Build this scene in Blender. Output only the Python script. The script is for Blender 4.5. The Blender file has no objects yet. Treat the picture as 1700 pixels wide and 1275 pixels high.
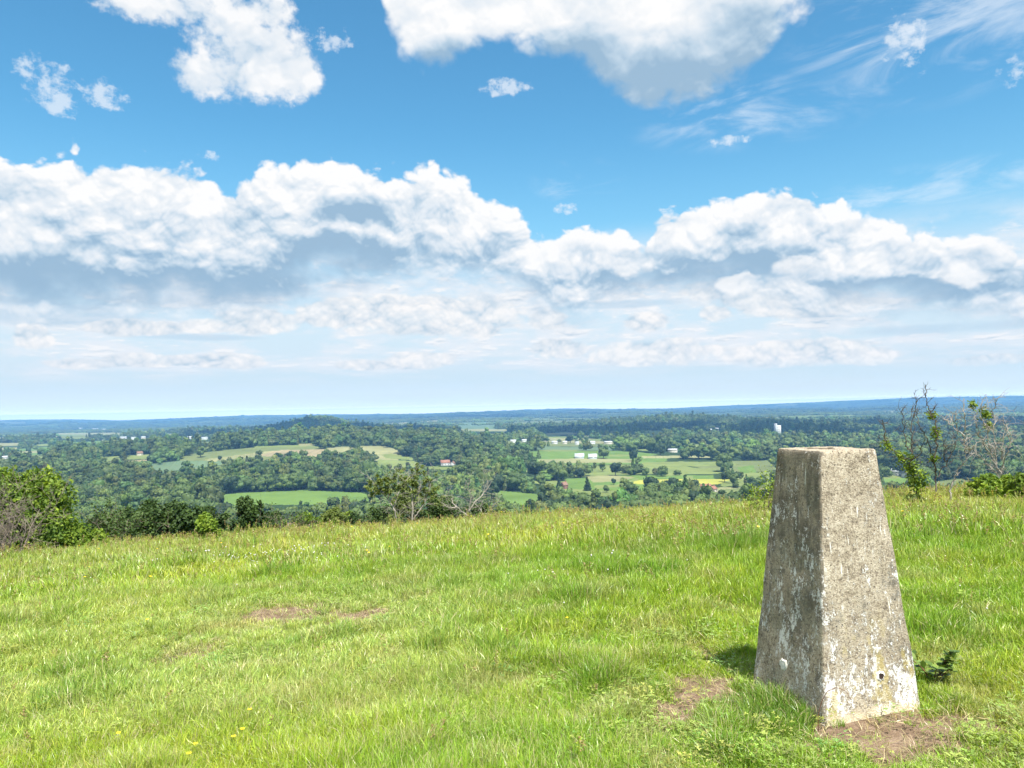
import bpy, math, random
import numpy as np
from mathutils import Matrix, Vector

# ------------------------------------------------------------------ camera
SC = bpy.context.scene
COL = SC.collection
FPX = 1284.0
PITCH = math.radians(1.85)
ROLL = math.radians(1.15)
FW = np.array([0, math.cos(PITCH), math.sin(PITCH)])
_r0 = np.array([1.0, 0, 0]); _u0 = np.array([0, -math.sin(PITCH), math.cos(PITCH)])
UPV = math.cos(ROLL) * _u0 + math.sin(ROLL) * _r0
RTV = math.cos(ROLL) * _r0 - math.sin(ROLL) * _u0
cam_data = bpy.data.cameras.new("camera")
cam_data.sensor_width = 36.0
cam_data.lens = 36.0 * FPX / 1700.0
cam_data.clip_start = 0.05
cam_data.clip_end = 90000.0
cam = bpy.data.objects.new("camera", cam_data)
COL.objects.link(cam)
M = Matrix.Identity(4)
for i in range(3):
    M[i][0] = RTV[i]; M[i][1] = UPV[i]; M[i][2] = -FW[i]
cam.matrix_world = M
SC.camera = cam
SC.render.resolution_x = 1024
SC.render.resolution_y = 768

def ray_dir(px, py):
    """unit direction of a pixel of the 1700 x 1275 photograph"""
    px = np.asarray(px, float); py = np.asarray(py, float)
    d = FW + ((px - 850) / FPX)[..., None] * RTV - ((py - 637.5) / FPX)[..., None] * UPV
    return d / np.linalg.norm(d, axis=-1, keepdims=True)

def project(p):
    p = np.asarray(p, float)
    d = p @ FW
    d = np.where(np.abs(d) < 1e-6, 1e-6, d)
    return 850 + FPX * (p @ RTV) / d, 637.5 - FPX * (p @ UPV) / d, d

# ------------------------------------------------------------------ render settings
SC.view_settings.view_transform = 'Standard'
SC.view_settings.look = 'None'
SC.view_settings.gamma = 1.0
SC.view_settings.exposure = 0.98
SC.render.engine = 'CYCLES'
cy = SC.cycles
cy.use_denoising = True
cy.max_bounces = 8
cy.diffuse_bounces = 3
cy.glossy_bounces = 2
cy.transmission_bounces = 4
cy.volume_bounces = 0
cy.transparent_max_bounces = 6
cy.use_adaptive_sampling = True
cy.adaptive_threshold = 0.02
cy.sample_clamp_indirect = 6.0

# ------------------------------------------------------------------ shader node helper
class S:
    """a socket with arithmetic"""
    def __init__(self, t, s): self.t = t; self.s = s
    def _m(self, op, *a, clamp=False):
        n = self.t.nodes.new('ShaderNodeMath'); n.operation = op; n.use_clamp = clamp
        for i, v in enumerate((self,) + a):
            if isinstance(v, S): self.t.links.new(v.s, n.inputs[i])
            else: n.inputs[i].default_value = float(v)
        return S(self.t, n.outputs[0])
    def __add__(self, o): return self._m('ADD', o)
    __radd__ = __add__
    def __sub__(self, o): return self._m('SUBTRACT', o)
    def __rsub__(self, o): return (self * -1.0) + o
    def __mul__(self, o): return self._m('MULTIPLY', o)
    __rmul__ = __mul__
    def __truediv__(self, o): return self._m('DIVIDE', o)
    def __pow__(self, o): return self._m('POWER', o)
    def max(self, o): return self._m('MAXIMUM', o)
    def min(self, o): return self._m('MINIMUM', o)
    def clamp(self): return self._m('ADD', 0.0, clamp=True)
    def step(self, a, b):
        """smooth ramp from 0 at a to 1 at b"""
        n = self.t.nodes.new('ShaderNodeMapRange'); n.interpolation_type = 'SMOOTHSTEP'
        flip = b < a
        if flip: a, b = b, a
        self.t.links.new(self.s, n.inputs['Value'])
        n.inputs['From Min'].default_value = a; n.inputs['From Max'].default_value = b
        n.inputs['To Min'].default_value = 1.0 if flip else 0.0
        n.inputs['To Max'].default_value = 0.0 if flip else 1.0
        return S(self.t, n.outputs['Result'])

class NT:
    def __init__(self, tree): self.t = tree
    def new(self, typ, **kw):
        n = self.t.nodes.new(typ)
        for k, v in kw.items(): setattr(n, k, v)
        return n
    def put(self, sock, v):
        if isinstance(v, S): self.t.links.new(v.s, sock)
        elif isinstance(v, bpy.types.NodeSocket): self.t.links.new(v, sock)
        elif isinstance(v, (tuple, list)) and len(v) == 3 and sock.type == 'RGBA': sock.default_value = (*v, 1.0)
        else: sock.default_value = v
    def xyz(self, x, y, z=0.0):
        n = self.new('ShaderNodeCombineXYZ')
        for i, v in enumerate((x, y, z)): self.put(n.inputs[i], v)
        return S(self.t, n.outputs[0])
    def sep(self, v):
        n = self.new('ShaderNodeSeparateXYZ'); self.put(n.inputs[0], v)
        return [S(self.t, o) for o in n.outputs]
    def noise(self, vec, scale=1.0, detail=2.0, rough=0.5, dim='3D', color=False, dist=0.0):
        n = self.new('ShaderNodeTexNoise'); n.noise_dimensions = dim
        self.put(n.inputs['Vector'], vec)
        n.inputs['Scale'].default_value = scale; n.inputs['Detail'].default_value = detail
        n.inputs['Roughness'].default_value = rough; n.inputs['Distortion'].default_value = dist
        return S(self.t, n.outputs['Color' if color else 'Fac'])
    def voro(self, vec, scale=1.0, detail=0.0, rough=0.5, dim='2D', feature='F1', out='Distance', rnd=1.0):
        n = self.new('ShaderNodeTexVoronoi'); n.voronoi_dimensions = dim; n.feature = feature
        self.put(n.inputs['Vector'], vec)
        n.inputs['Scale'].default_value = scale
        if 'Detail' in n.inputs: n.inputs['Detail'].default_value = detail
        if 'Roughness' in n.inputs: n.inputs['Roughness'].default_value = rough
        n.inputs['Randomness'].default_value = rnd
        return S(self.t, n.outputs[out])
    def mix(self, f, a, b, mode='MIX'):
        n = self.new('ShaderNodeMix'); n.data_type = 'RGBA'; n.blend_type = mode
        self.put(n.inputs[0], f); self.put(n.inputs[6], a); self.put(n.inputs[7], b)
        return S(self.t, n.outputs[2])
    def curve(self, x, pts, lo, hi):
        """piecewise curve through pts (x in lo..hi)"""
        n = self.new('ShaderNodeFloatCurve')
        xs = [(p[0] - lo) / (hi - lo) for p in pts]
        c = n.mapping.curves[0]
        ys = [p[1] for p in pts]
        c.points[0].location = (xs[0], ys[0]); c.points[1].location = (xs[-1], ys[-1])
        for a, b in list(zip(xs, ys))[1:-1]: c.points.new(a, b)
        n.mapping.use_clip = False
        n.mapping.update()
        self.put(n.inputs['Value'], (x - lo) / (hi - lo))
        return S(self.t, n.outputs[0])
    def ramp(self, f, stops, interp='LINEAR'):
        n = self.new('ShaderNodeValToRGB'); n.color_ramp.interpolation = interp
        e = n.color_ramp.elements
        while len(e) > 1: e.remove(e[-1])
        e[0].position = stops[0][0]; e[0].color = (*stops[0][1], 1)
        for p, c in stops[1:]:
            k = e.new(p); k.color = (*c, 1)
        self.put(n.inputs[0], f)
        return S(self.t, n.outputs[0])

# ------------------------------------------------------------------ sun and sky
SUN_EL, SUN_AZ = math.radians(61), math.radians(155)     # azimuth clockwise from +Y
sun_dir = Vector((math.sin(SUN_AZ) * math.cos(SUN_EL), math.cos(SUN_AZ) * math.cos(SUN_EL), math.sin(SUN_EL)))
sl = bpy.data.lights.new("sun", 'SUN'); sl.energy = 5.0; sl.angle = math.radians(0.53); sl.color = (1.0, 0.955, 0.88)
so = bpy.data.objects.new("sun", sl); COL.objects.link(so)
so.rotation_euler = sun_dir.to_track_quat('Z', 'Y').to_euler(); so.location = (0, -20, 60)

world = bpy.data.worlds.new("World"); SC.world = world; world.use_nodes = True
wt = world.node_tree; wt.nodes.clear(); W_ = NT(wt)
SKY_STRENGTH = 0.1
HAZE, HAZE_TOP = 0.0001, 75.0      # density of the valley haze and the height of its top above the camera
CLOUD_WHITE = 5.0        # radiance of sunlit cloud before SKY_STRENGTH

def uw(px, py):
    d = ray_dir(px, py)
    return float(np.arctan2(d[..., 0], d[..., 1])), float(np.arcsin(d[..., 2]))

def build_sky():
    sky = W_.new('ShaderNodeTexSky'); sky.sky_type = 'NISHITA'; sky.sun_disc = False
    sky.sun_elevation = SUN_EL; sky.sun_rotation = SUN_AZ
    sky.altitude = 200; sky.air_density = 1.0; sky.dust_density = 0.6; sky.ozone_density = 1.6
    tc = W_.new('ShaderNodeTexCoord')
    X, Y, Z = W_.sep(tc.outputs['Generated'])
    U = X._m('ARCTAN2', Y); Wv = Z._m('ARCSINE')
    skyc = S(wt, sky.outputs[0])
    # the photograph's saturated summer blue, paler towards the horizon
    hs = W_.new('ShaderNodeHueSaturation'); hs.inputs['Saturation'].default_value = 1.22; hs.inputs['Value'].default_value = 1.12
    W_.put(hs.inputs['Color'], skyc); skyc = S(wt, hs.outputs[0])
    skyc = W_.mix(1.0, skyc, (0.68, 0.98, 0.88), 'MULTIPLY')
    skyc = W_.mix(Wv.step(0.36, 0.03) * 0.55, skyc, (2.1, 3.35, 4.2))
    skyc = W_.mix(Wv.step(0.16, 0.0) * 0.92, skyc, (3.15, 3.95, 4.6))

    LO, HI = -0.75, 0.75
    def crv(pts):
        return W_.curve(U.max(LO).min(HI), [uw(*p) for p in pts], LO, HI)
    def blobs(lst):
        out = None
        for (px, py, rx, ry) in lst:
            u0, w0 = uw(px, py)
            a = (U - u0) * (FPX / rx); b = (Wv - w0) * (FPX / ry)
            g = (a * a + b * b) * -1.0 + 1.0
            out = g if out is None else out.max(g)
        return out
    # shared domain warp
    q = W_.xyz(U, Wv * 1.25)
    wn = W_.noise(q, 9.0, 4.0, 0.55, '2D', color=True)
    wx, wy, _ = W_.sep(wn)
    wx = wx - 0.5; wy = wy - 0.5
    def puff(scale, du=0.0, dw=0.0, warp=0.05, detail=3.0, seed=0.0, stretch=1.25, rough=0.5):
        v = W_.xyz(U + wx * warp + (du + seed), (Wv + wy * warp + dw) * stretch)
        return 1.0 - W_.voro(v, scale, detail, rough)
    # --- main billow field and its relief as the high sun behind the camera shows it
    P0 = puff(17.0, detail=2.0, rough=0.45); P1 = puff(17.0, 0.003, 0.012, detail=2.0, rough=0.45)
    Q0 = puff(52.0, warp=0.03, seed=3.1, detail=2.0); Q1 = puff(52.0, 0.001, 0.004, warp=0.03, seed=3.1, detail=2.0)
    fine = W_.noise(q, 75.0, 5.0, 0.62, '2D')
    soft = W_.noise(W_.xyz(U + 7.0, Wv * 1.6), 7.0, 4.0, 0.55, '2D')
    relief = (P0 - P1) * 0.62 + (Q0 - Q1) * 0.26
    bump = (P0 - 0.6) * 0.036 + (Q0 - 0.6) * 0.011 + (fine - 0.5) * 0.010

    lit = (1.0, 1.0, 1.0)
    def shade_col(s):
        """s 0 = shaded base, 1 = sunlit top"""
        return W_.ramp(s, [(0.0, (1.75, 2.6, 3.45)), (0.3, (2.75, 3.45, 4.1)), (0.6, (3.95, 4.3, 4.65)),
                           (0.82, (4.55, 4.7, 4.85)), (1.0, (5.15, 5.12, 5.1))])
    out = skyc
    # --- far low rows of flat cumulus near the horizon
    k = (Wv + 0.035).max(0.01)
    qa = W_.xyz(U * 1.0 + wx * 0.03, k._m('LOGARITHM', 2.718) * 0.55 + wy * 0.03)
    rowA = W_.noise(qa, 9.0, 6.0, 0.60, '2D')
    rowB = W_.voro(W_.xyz(U * 1.0 + wx * 0.03 + 2.0, k._m('LOGARITHM', 2.718) * 0.6 + wy * 0.03), 22.0, 3.0, 0.5)
    rowB2 = W_.voro(W_.xyz(U * 1.0 + wx * 0.03 + 2.0, k._m('LOGARITHM', 2.718) * 0.6 + wy * 0.03 + 0.012), 22.0, 3.0, 0.5)
    d = rowA * 1.0 + (0.5 - rowB) * 0.30 - 0.5
    veil = rowA.step(0.36, 0.62) * Wv.step(0.015, 0.075) * Wv.step(0.24, 0.15)
    out = W_.mix(Wv.step(0.02, 0.06) * Wv.step(0.23, 0.15) * 0.7, out, (3.9, 4.3, 4.75))
    out = W_.mix(veil * 0.9, out, (4.45, 4.62, 4.85))
    al = d.step(-0.05, 0.07) * Wv.step(0.035, 0.075) * Wv.step(0.21, 0.16)
    sh = ((rowB2 - rowB) * 1.8 + 0.76 + (rowA - 0.5) * 0.5).clamp()
    out = W_.mix(al * 0.78, out, W_.mix(0.35, shade_col(sh), (4.9, 4.8, 4.75)))
    band = blobs([(90, 520, 170, 24), (-40, 505, 120, 26), (330, 560, 140, 7), (1560, 545, 160, 12), (1030, 505, 120, 9)])
    out = W_.mix((band + bump * 8.0 + (rowA - 0.5) * 1.2).step(0.0, 0.8) * 0.6, out, (2.7, 3.55, 4.3))
    # explicit rows seen in the photograph: flat bottoms, bumpy tops
    rows = blobs([(1340, 585, 130, 26), (1080, 585, 130, 26), (930, 580, 60, 20), (1440, 590, 55, 16), (1070, 535, 50, 18), (1190, 520, 35, 15),
                  (700, 598, 70, 17), (380, 600, 60, 15), (260, 598, 90, 12), (600, 606, 50, 10), (140, 604, 60, 10), (1640, 598, 60, 10), (430, 535, 90, 26), (230, 545, 80, 15), (55, 560, 30, 19), (350, 540, 50, 14),
                  (700, 525, 190, 42), (560, 520, 90, 30), (800, 548, 40, 13), (910, 530, 40, 18), (1320, 490, 150, 40), (1180, 480, 60, 20)])
    al = (rows + bump * 14.0 + (rowA - 0.5) * 1.2).step(-0.15, 0.3)
    sh = (relief * 0.9 + 0.86 + (Q0 - 0.6) * 0.4).clamp()
    out = W_.mix(al * 0.85, out, W_.mix(1.0, shade_col(sh), (1.02, .99, .965), 'MULTIPLY'))
    # --- the two big banks: a top outline and a base line
    top = crv([(-120, 240), (0, 258), (60, 272), (130, 262), (200, 272), (300, 275), (380, 300), (450, 282), (520, 270), (600, 270), (660, 285), (720, 285),
               (800, 322), (860, 352), (900, 392), (960, 385), (1020, 382), (1070, 395), (1100, 360), (1160, 345), (1220, 335), (1270, 318),
               (1320, 305), (1370, 335), (1440, 352), (1520, 388), (1600, 398), (1660, 405), (1750, 430)])
    base = crv([(-120, 492), (0, 488), (250, 488), (420, 478), (560, 470), (700, 455), (840, 465), (900, 490), (1000, 480), (1120, 468), (1240, 478),
                (1330, 505), (1450, 505), (1560, 500), (1750, 520)])
    h = top - Wv + bump * 0.85 + 0.0145
    al = h.step(-0.001, 0.0095) * (Wv - base + (soft - 0.5) * 0.10 + bump * 0.6).step(-0.045, 0.02)
    t = ((Wv - base) / (top - base).max(0.02))
    s = t * 0.60 + 0.50 + relief * 1.0 + (soft - 0.5) * 0.75 + (P0 - 0.6) * 0.5 + (Q0 - 0.6) * 0.2 + h.step(0.035, 0.0) * 0.2
    # smooth grey underside of the left bank
    s = s - blobs([(120, 468, 330, 40), (560, 425, 120, 46), (600, 350, 90, 30), (1130, 462, 170, 30), (1280, 440, 90, 34), (440, 478, 260, 34), (1540, 478, 160, 24)]).max(0.0) * 0.8
    out = W_.mix(al, out, shade_col(s.clamp()))
    # puffs standing in front of the right bank and along its foot
    fr = blobs([(960, 430, 90, 42), (1040, 440, 70, 30), (1330, 455, 75, 42), (1480, 430, 110, 38), (1620, 440, 90, 42), (1240, 470, 90, 24), (1130, 385, 70, 45),
                (760, 395, 110, 52), (90, 388, 60, 20)])
    al = (fr + bump * 15.0).step(0.25, 0.6)
    s = fr * 0.3 + 0.62 + relief * 1.1 + (P0 - 0.6) * 0.5
    out = W_.mix(al * 0.75, out, shade_col(s.clamp()))
    # --- top centre cloud: ragged lower outline
    low = crv([(-150, -260), (560, -260), (615, -80), (640, 60), (670, 108), (720, 128), (780, 108), (860, 92), (930, 108), (1000, 156), (1080, 194), (1160, 182),
               (1250, 138), (1290, 80), (1340, 36), (1400, -60), (1450, -260), (1750, -260)])
    h = Wv - low + bump * 0.7 - (soft - 0.5) * 0.02
    side = U.step(uw(1440, 0)[0], uw(1330, 60)[0])
    al = h.step(-0.004, 0.022) * side
    grey = blobs([(1130, 140, 200, 90), (1230, 95, 110, 90), (960, 95, 130, 50), (760, 100, 90, 40)]).max(0.0)
    s = 0.92 + relief * 0.45 + (soft - 0.5) * 0.8 + (P0 - 0.6) * 0.22 - grey * 0.95 - h.step(0.04, 0.0) * 0.08
    out = W_.mix(al, out, shade_col(s.clamp()))
    # --- top left clouds and small scraps
    bl = blobs([(410, 85, 120, 78), (385, 40, 85, 70), (340, 120, 65, 40), (480, 120, 60, 45), (440, 15, 60, 45), (250, -10, 110, 45), (320, 10, 60, 35)])
    sm = blobs([(75, 135, 48, 42), (40, 112, 30, 22), (100, 170, 30, 30), (175, 155, 46, 28), (545, 68, 46, 24), (838, 143, 62, 17), (350, 258, 26, 10),
                (940, 348, 26, 12), (1500, 80, 40, 55), (1690, 110, 40, 30), (1225, 232, 48, 12)])
    al = (bl + bump * 14.0 + (soft - 0.5) * 1.2 + (fine - 0.5) * 0.8).step(-0.10, 0.62)
    s = 0.86 + relief * 0.6 + (P0 - 0.6) * 0.5 + (soft - 0.5) * 0.5 + (Wv - 0.40) * 1.5
    out = W_.mix(al * 0.96, out, shade_col(s.clamp()))
    al = (sm + bump * 20.0 + (fine - 0.5) * 2.0 + (soft - 0.5) * 1.2).step(0.15, 0.95)
    out = W_.mix(al * 0.6, out, (4.8, 5.0, 5.2))
    # --- thin high wisps
    wv = W_.noise(W_.xyz(U * 1.0 + Wv * 0.8, Wv * 4.0 - U * 0.6), 5.0, 7.0, 0.62, '2D', dist=0.4)
    wb = blobs([(1540, 50, 230, 110), (1560, 320, 240, 50), (1250, 190, 220, 60), (1640, 330, 120, 40), (960, 300, 90, 40)])
    al = (wv - 0.42).step(0.0, 0.3) * wb.step(0.0, 0.9)
    out = W_.mix(al * 0.50, out, (4.9, 5.15, 5.4))
    # the lowest degree of sky is brighter: it shines through kilometres of valley haze
    st = []
    for k in range(25):
        e = 0.06 * k / 24.0; T_ = math.exp(-HAZE * min(17500.0, HAZE_TOP / max(e, 1e-5)))
        st.append((k / 24.0, tuple((s_ - (1 - T_) * j_) / T_ / 16.0 for s_, j_ in zip((3.2, 3.95, 4.5), (.50, 1.52, 2.85)))))
    low_sky = W_.mix(1.0, W_.ramp((Wv / 0.06).clamp(), st), (16.0, 16.0, 16.0), 'MULTIPLY')
    out = W_.mix(Wv.step(0.058, 0.022), out, low_sky)
    bg = W_.new('ShaderNodeBackground'); bg.inputs['Strength'].default_value = SKY_STRENGTH
    W_.put(bg.inputs['Color'], out)
    o = W_.new('ShaderNodeOutputWorld'); wt.links.new(bg.outputs[0], o.inputs[0])
build_sky()
world.cycles.sampling_method = 'MANUAL'; world.cycles.sample_map_resolution = 512

# ------------------------------------------------------------------ general helpers
rng = np.random.default_rng(7)
def tag(o, label=None, cat=None, group=None, kind=None):
    if label: o['label'] = label
    if cat: o['category'] = cat
    if group: o['group'] = group
    if kind: o['kind'] = kind
    return o

def _hash(ix, iy, seed):
    h = (ix.astype(np.int64) * 374761393 + iy.astype(np.int64) * 668265263 + seed * 1442695041) & 0xFFFFFFFF
    h = ((h ^ (h >> 13)) * 1274126177) & 0xFFFFFFFF
    return ((h ^ (h >> 16)) & 0xFFFFFF) / float(0x1000000)
def vnoise(x, y, seed=0):
    ix = np.floor(x); iy = np.floor(y); fx = x - ix; fy = y - iy
    fx = fx * fx * (3 - 2 * fx); fy = fy * fy * (3 - 2 * fy)
    a = _hash(ix, iy, seed); b = _hash(ix + 1, iy, seed); c = _hash(ix, iy + 1, seed); d = _hash(ix + 1, iy + 1, seed)
    return (a + (b - a) * fx) * (1 - fy) + (c + (d - c) * fx) * fy
def fbm(x, y, seed=0, octv=4):
    t = 0; a = 0.5; n = 0
    for i in range(octv):
        t = t + a * vnoise(x * 2 ** i + 13.7 * i, y * 2 ** i - 7.1 * i, seed + i); n += a; a *= 0.5
    return t / n
def sstep(a, b, x):
    t = np.clip((x - a) / (b - a), 0, 1); return t * t * (3 - 2 * t)

def mesh_np(name, verts, faces, mats=(), attrs=None, smooth=False, mat_idx=None):
    """verts (N,3); faces: (M,k) array or a list of such arrays"""
    me = bpy.data.meshes.new(name)
    fl = [f for f in (faces if isinstance(faces, list) else [faces]) if len(f)]
    verts = np.asarray(verts, np.float32)
    me.vertices.add(len(verts)); me.vertices.foreach_set('co', verts.ravel())
    tot = np.concatenate([np.full(len(f), f.shape[1], np.int32) for f in fl]) if fl else np.zeros(0, np.int32)
    idx = np.concatenate([f.astype(np.int32).ravel() for f in fl]) if fl else np.zeros(0, np.int32)
    if len(tot):
        me.loops.add(len(idx)); me.loops.foreach_set('vertex_index', idx)
        me.polygons.add(len(tot))
        me.polygons.foreach_set('loop_start', np.concatenate([[0], np.cumsum(tot)[:-1]]).astype(np.int32))
        if smooth: me.polygons.foreach_set('use_smooth', np.ones(len(tot), bool))
        if mat_idx is not None: me.polygons.foreach_set('material_index', np.asarray(mat_idx, np.int32))
    for k, v in (attrs or {}).items():
        v = np.asarray(v)
        if v.ndim == 1 and v.dtype.kind == 'i':
            a = me.attributes.new(k, 'INT', 'POINT'); a.data.foreach_set('value', v.astype(np.int32))
        elif v.ndim == 1:
            a = me.attributes.new(k, 'FLOAT', 'POINT'); a.data.foreach_set('value', v.astype(np.float32))
        elif v.shape[1] == 3:
            a = me.attributes.new(k, 'FLOAT_VECTOR', 'POINT'); a.data.foreach_set('vector', v.astype(np.float32).ravel())
    me.update(calc_edges=True)
    for m in mats: me.materials.append(m)
    return me
def link(name, me, parent=None, loc=None):
    o = bpy.data.objects.new(name, me); COL.objects.link(o)
    if parent is not None: o.parent = parent
    if loc is not None: o.location = loc
    return o

# ------------------------------------------------------------------ the lie of the land (camera at the origin, metres)
A0, B0, C0, K0 = 1.83, -0.052, 0.042, 0.0056
def meadow_z(x, y):
    yy = np.clip(y, -300, 39.0)
    z = -(A0 + B0 * yy + np.where(yy > 0, K0 * yy * yy, 0)) + C0 * np.clip(x, -250, 250)
    z = z - 0.41 * np.maximum(y - 39.0, 0)
    near = np.exp(-(x * x + y * y) / 1600.0)
    return z + near * ((fbm(x * 0.55, y * 0.55, 3) - 0.5) * 0.16 + (fbm(x * 2.6, y * 2.6, 5, 2) - 0.5) * 0.035)
SKYLINE = np.array([(-400, -.0030), (0, -.0006), (110, -.0012), (200, -.0040), (300, -.0030), (400, -.0008), (560, -.0022), (700, -.0036), (800, -.0030),
                    (870, -.0008), (940, -.0002), (1010, -.0022), (1100, -.0030), (1200, -.0010), (1300, .0006), (1400, .0022), (1500, .0036),
                    (1600, .0040), (1700, .0034), (2100, .002)])
_sk_az = np.arctan2(SKYLINE[:, 0] - 850, FPX)
def bump2(x, y, cx, cy, sx, sy, h, rot=0.0):
    c, s = math.cos(rot), math.sin(rot)
    u = ((x - cx) * c + (y - cy) * s) / sx; v = (-(x - cx) * s + (y - cy) * c) / sy
    return h * np.exp(-0.5 * (u * u + v * v))
def at_px(px, d):                        # a spot d metres out in the direction of a column of the photograph
    return (px - 850) / FPX * d, d
def valley_z(x, y):
    r = np.hypot(x, y)
    z = -100 + (fbm(x / 900.0, y / 900.0, 11) - 0.5) * 16 * sstep(500, 1500, r) + (fbm(x / 3500.0, y / 3500.0, 17, 3) - 0.5) * 50 * sstep(2500, 8000, r)
    z = z + bump2(x, y, -520, 1950, 330, 330, 31) + bump2(x, y, -250, 1950, 170, 260, 7) + bump2(x, y, -330, 1560, 330, 120, 8)
    z = z + bump2(x, y, *at_px(528, 3600), 120, 200, 46) + bump2(x, y, *at_px(610, 3500), 300, 260, 10)
    z = z + bump2(x, y, *at_px(1110, 3900), 260, 320, 36) + bump2(x, y, *at_px(250, 3600), 900, 400, 16)
    az = np.arctan2(x, y)
    tz = np.interp(az, _sk_az, SKYLINE[:, 1])
    wob = (fbm(az * 30, r / 3000.0, 23) - 0.5)
    z = z + 40 * np.exp(-((r - 8300) / 800.0) ** 2) * (0.55 + wob) * sstep(-0.3, 0.25, az)
    z = z + 52 * np.exp(-((r - 11000) / 1100.0) ** 2) * (0.7 + wob)
    ridge = np.exp(-((r - 15000) / 1500.0) ** 2)
    ridge = np.maximum(ridge, (r > 15000) * 1.0)
    z = z * (1 - ridge) + ridge * (tz * 15000 - 6 + wob * 16)
    front = sstep(0.45, 0.1, np.abs(az) / 3.0)
    return z
def ground_z(x, y):
    a = meadow_z(x, y); b = valley_z(x, y)
    k = 14.0
    d = np.clip(0.5 + 0.5 * (a - b) / k, 0, 1)
    return b + (a - b) * d + k * d * (1 - d)
def pixel_ground(px, py, lo=120.0, hi=16400.0, fn=ground_z, lift=0.0):
    """where the view rays of these pixels first meet the ground"""
    px = np.atleast_1d(np.asarray(px, float)); py = np.atleast_1d(np.asarray(py, float))
    d = ray_dir(px, py); d = d / np.hypot(d[:, 0], d[:, 1])[:, None]
    t = np.full(len(px), lo); done = np.zeros(len(px), bool); res = np.full(len(px), hi); prev = t.copy()
    n = int(math.log(hi / lo) / 0.004)
    for i in range(n):
        x = d[:, 0] * t; y = d[:, 1] * t
        hit = (~done) & (d[:, 2] * t <= fn(x, y) + lift)
        res[hit] = 0.5 * (t[hit] + prev[hit]); done |= hit
        if done.all(): break
        prev = t.copy(); t = t * 1.004
    return np.stack([d[:, 0] * res, d[:, 1] * res], -1)
def near_ground(px, py):
    return pixel_ground(px, py, 1.5, 40.0, meadow_z)

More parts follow.
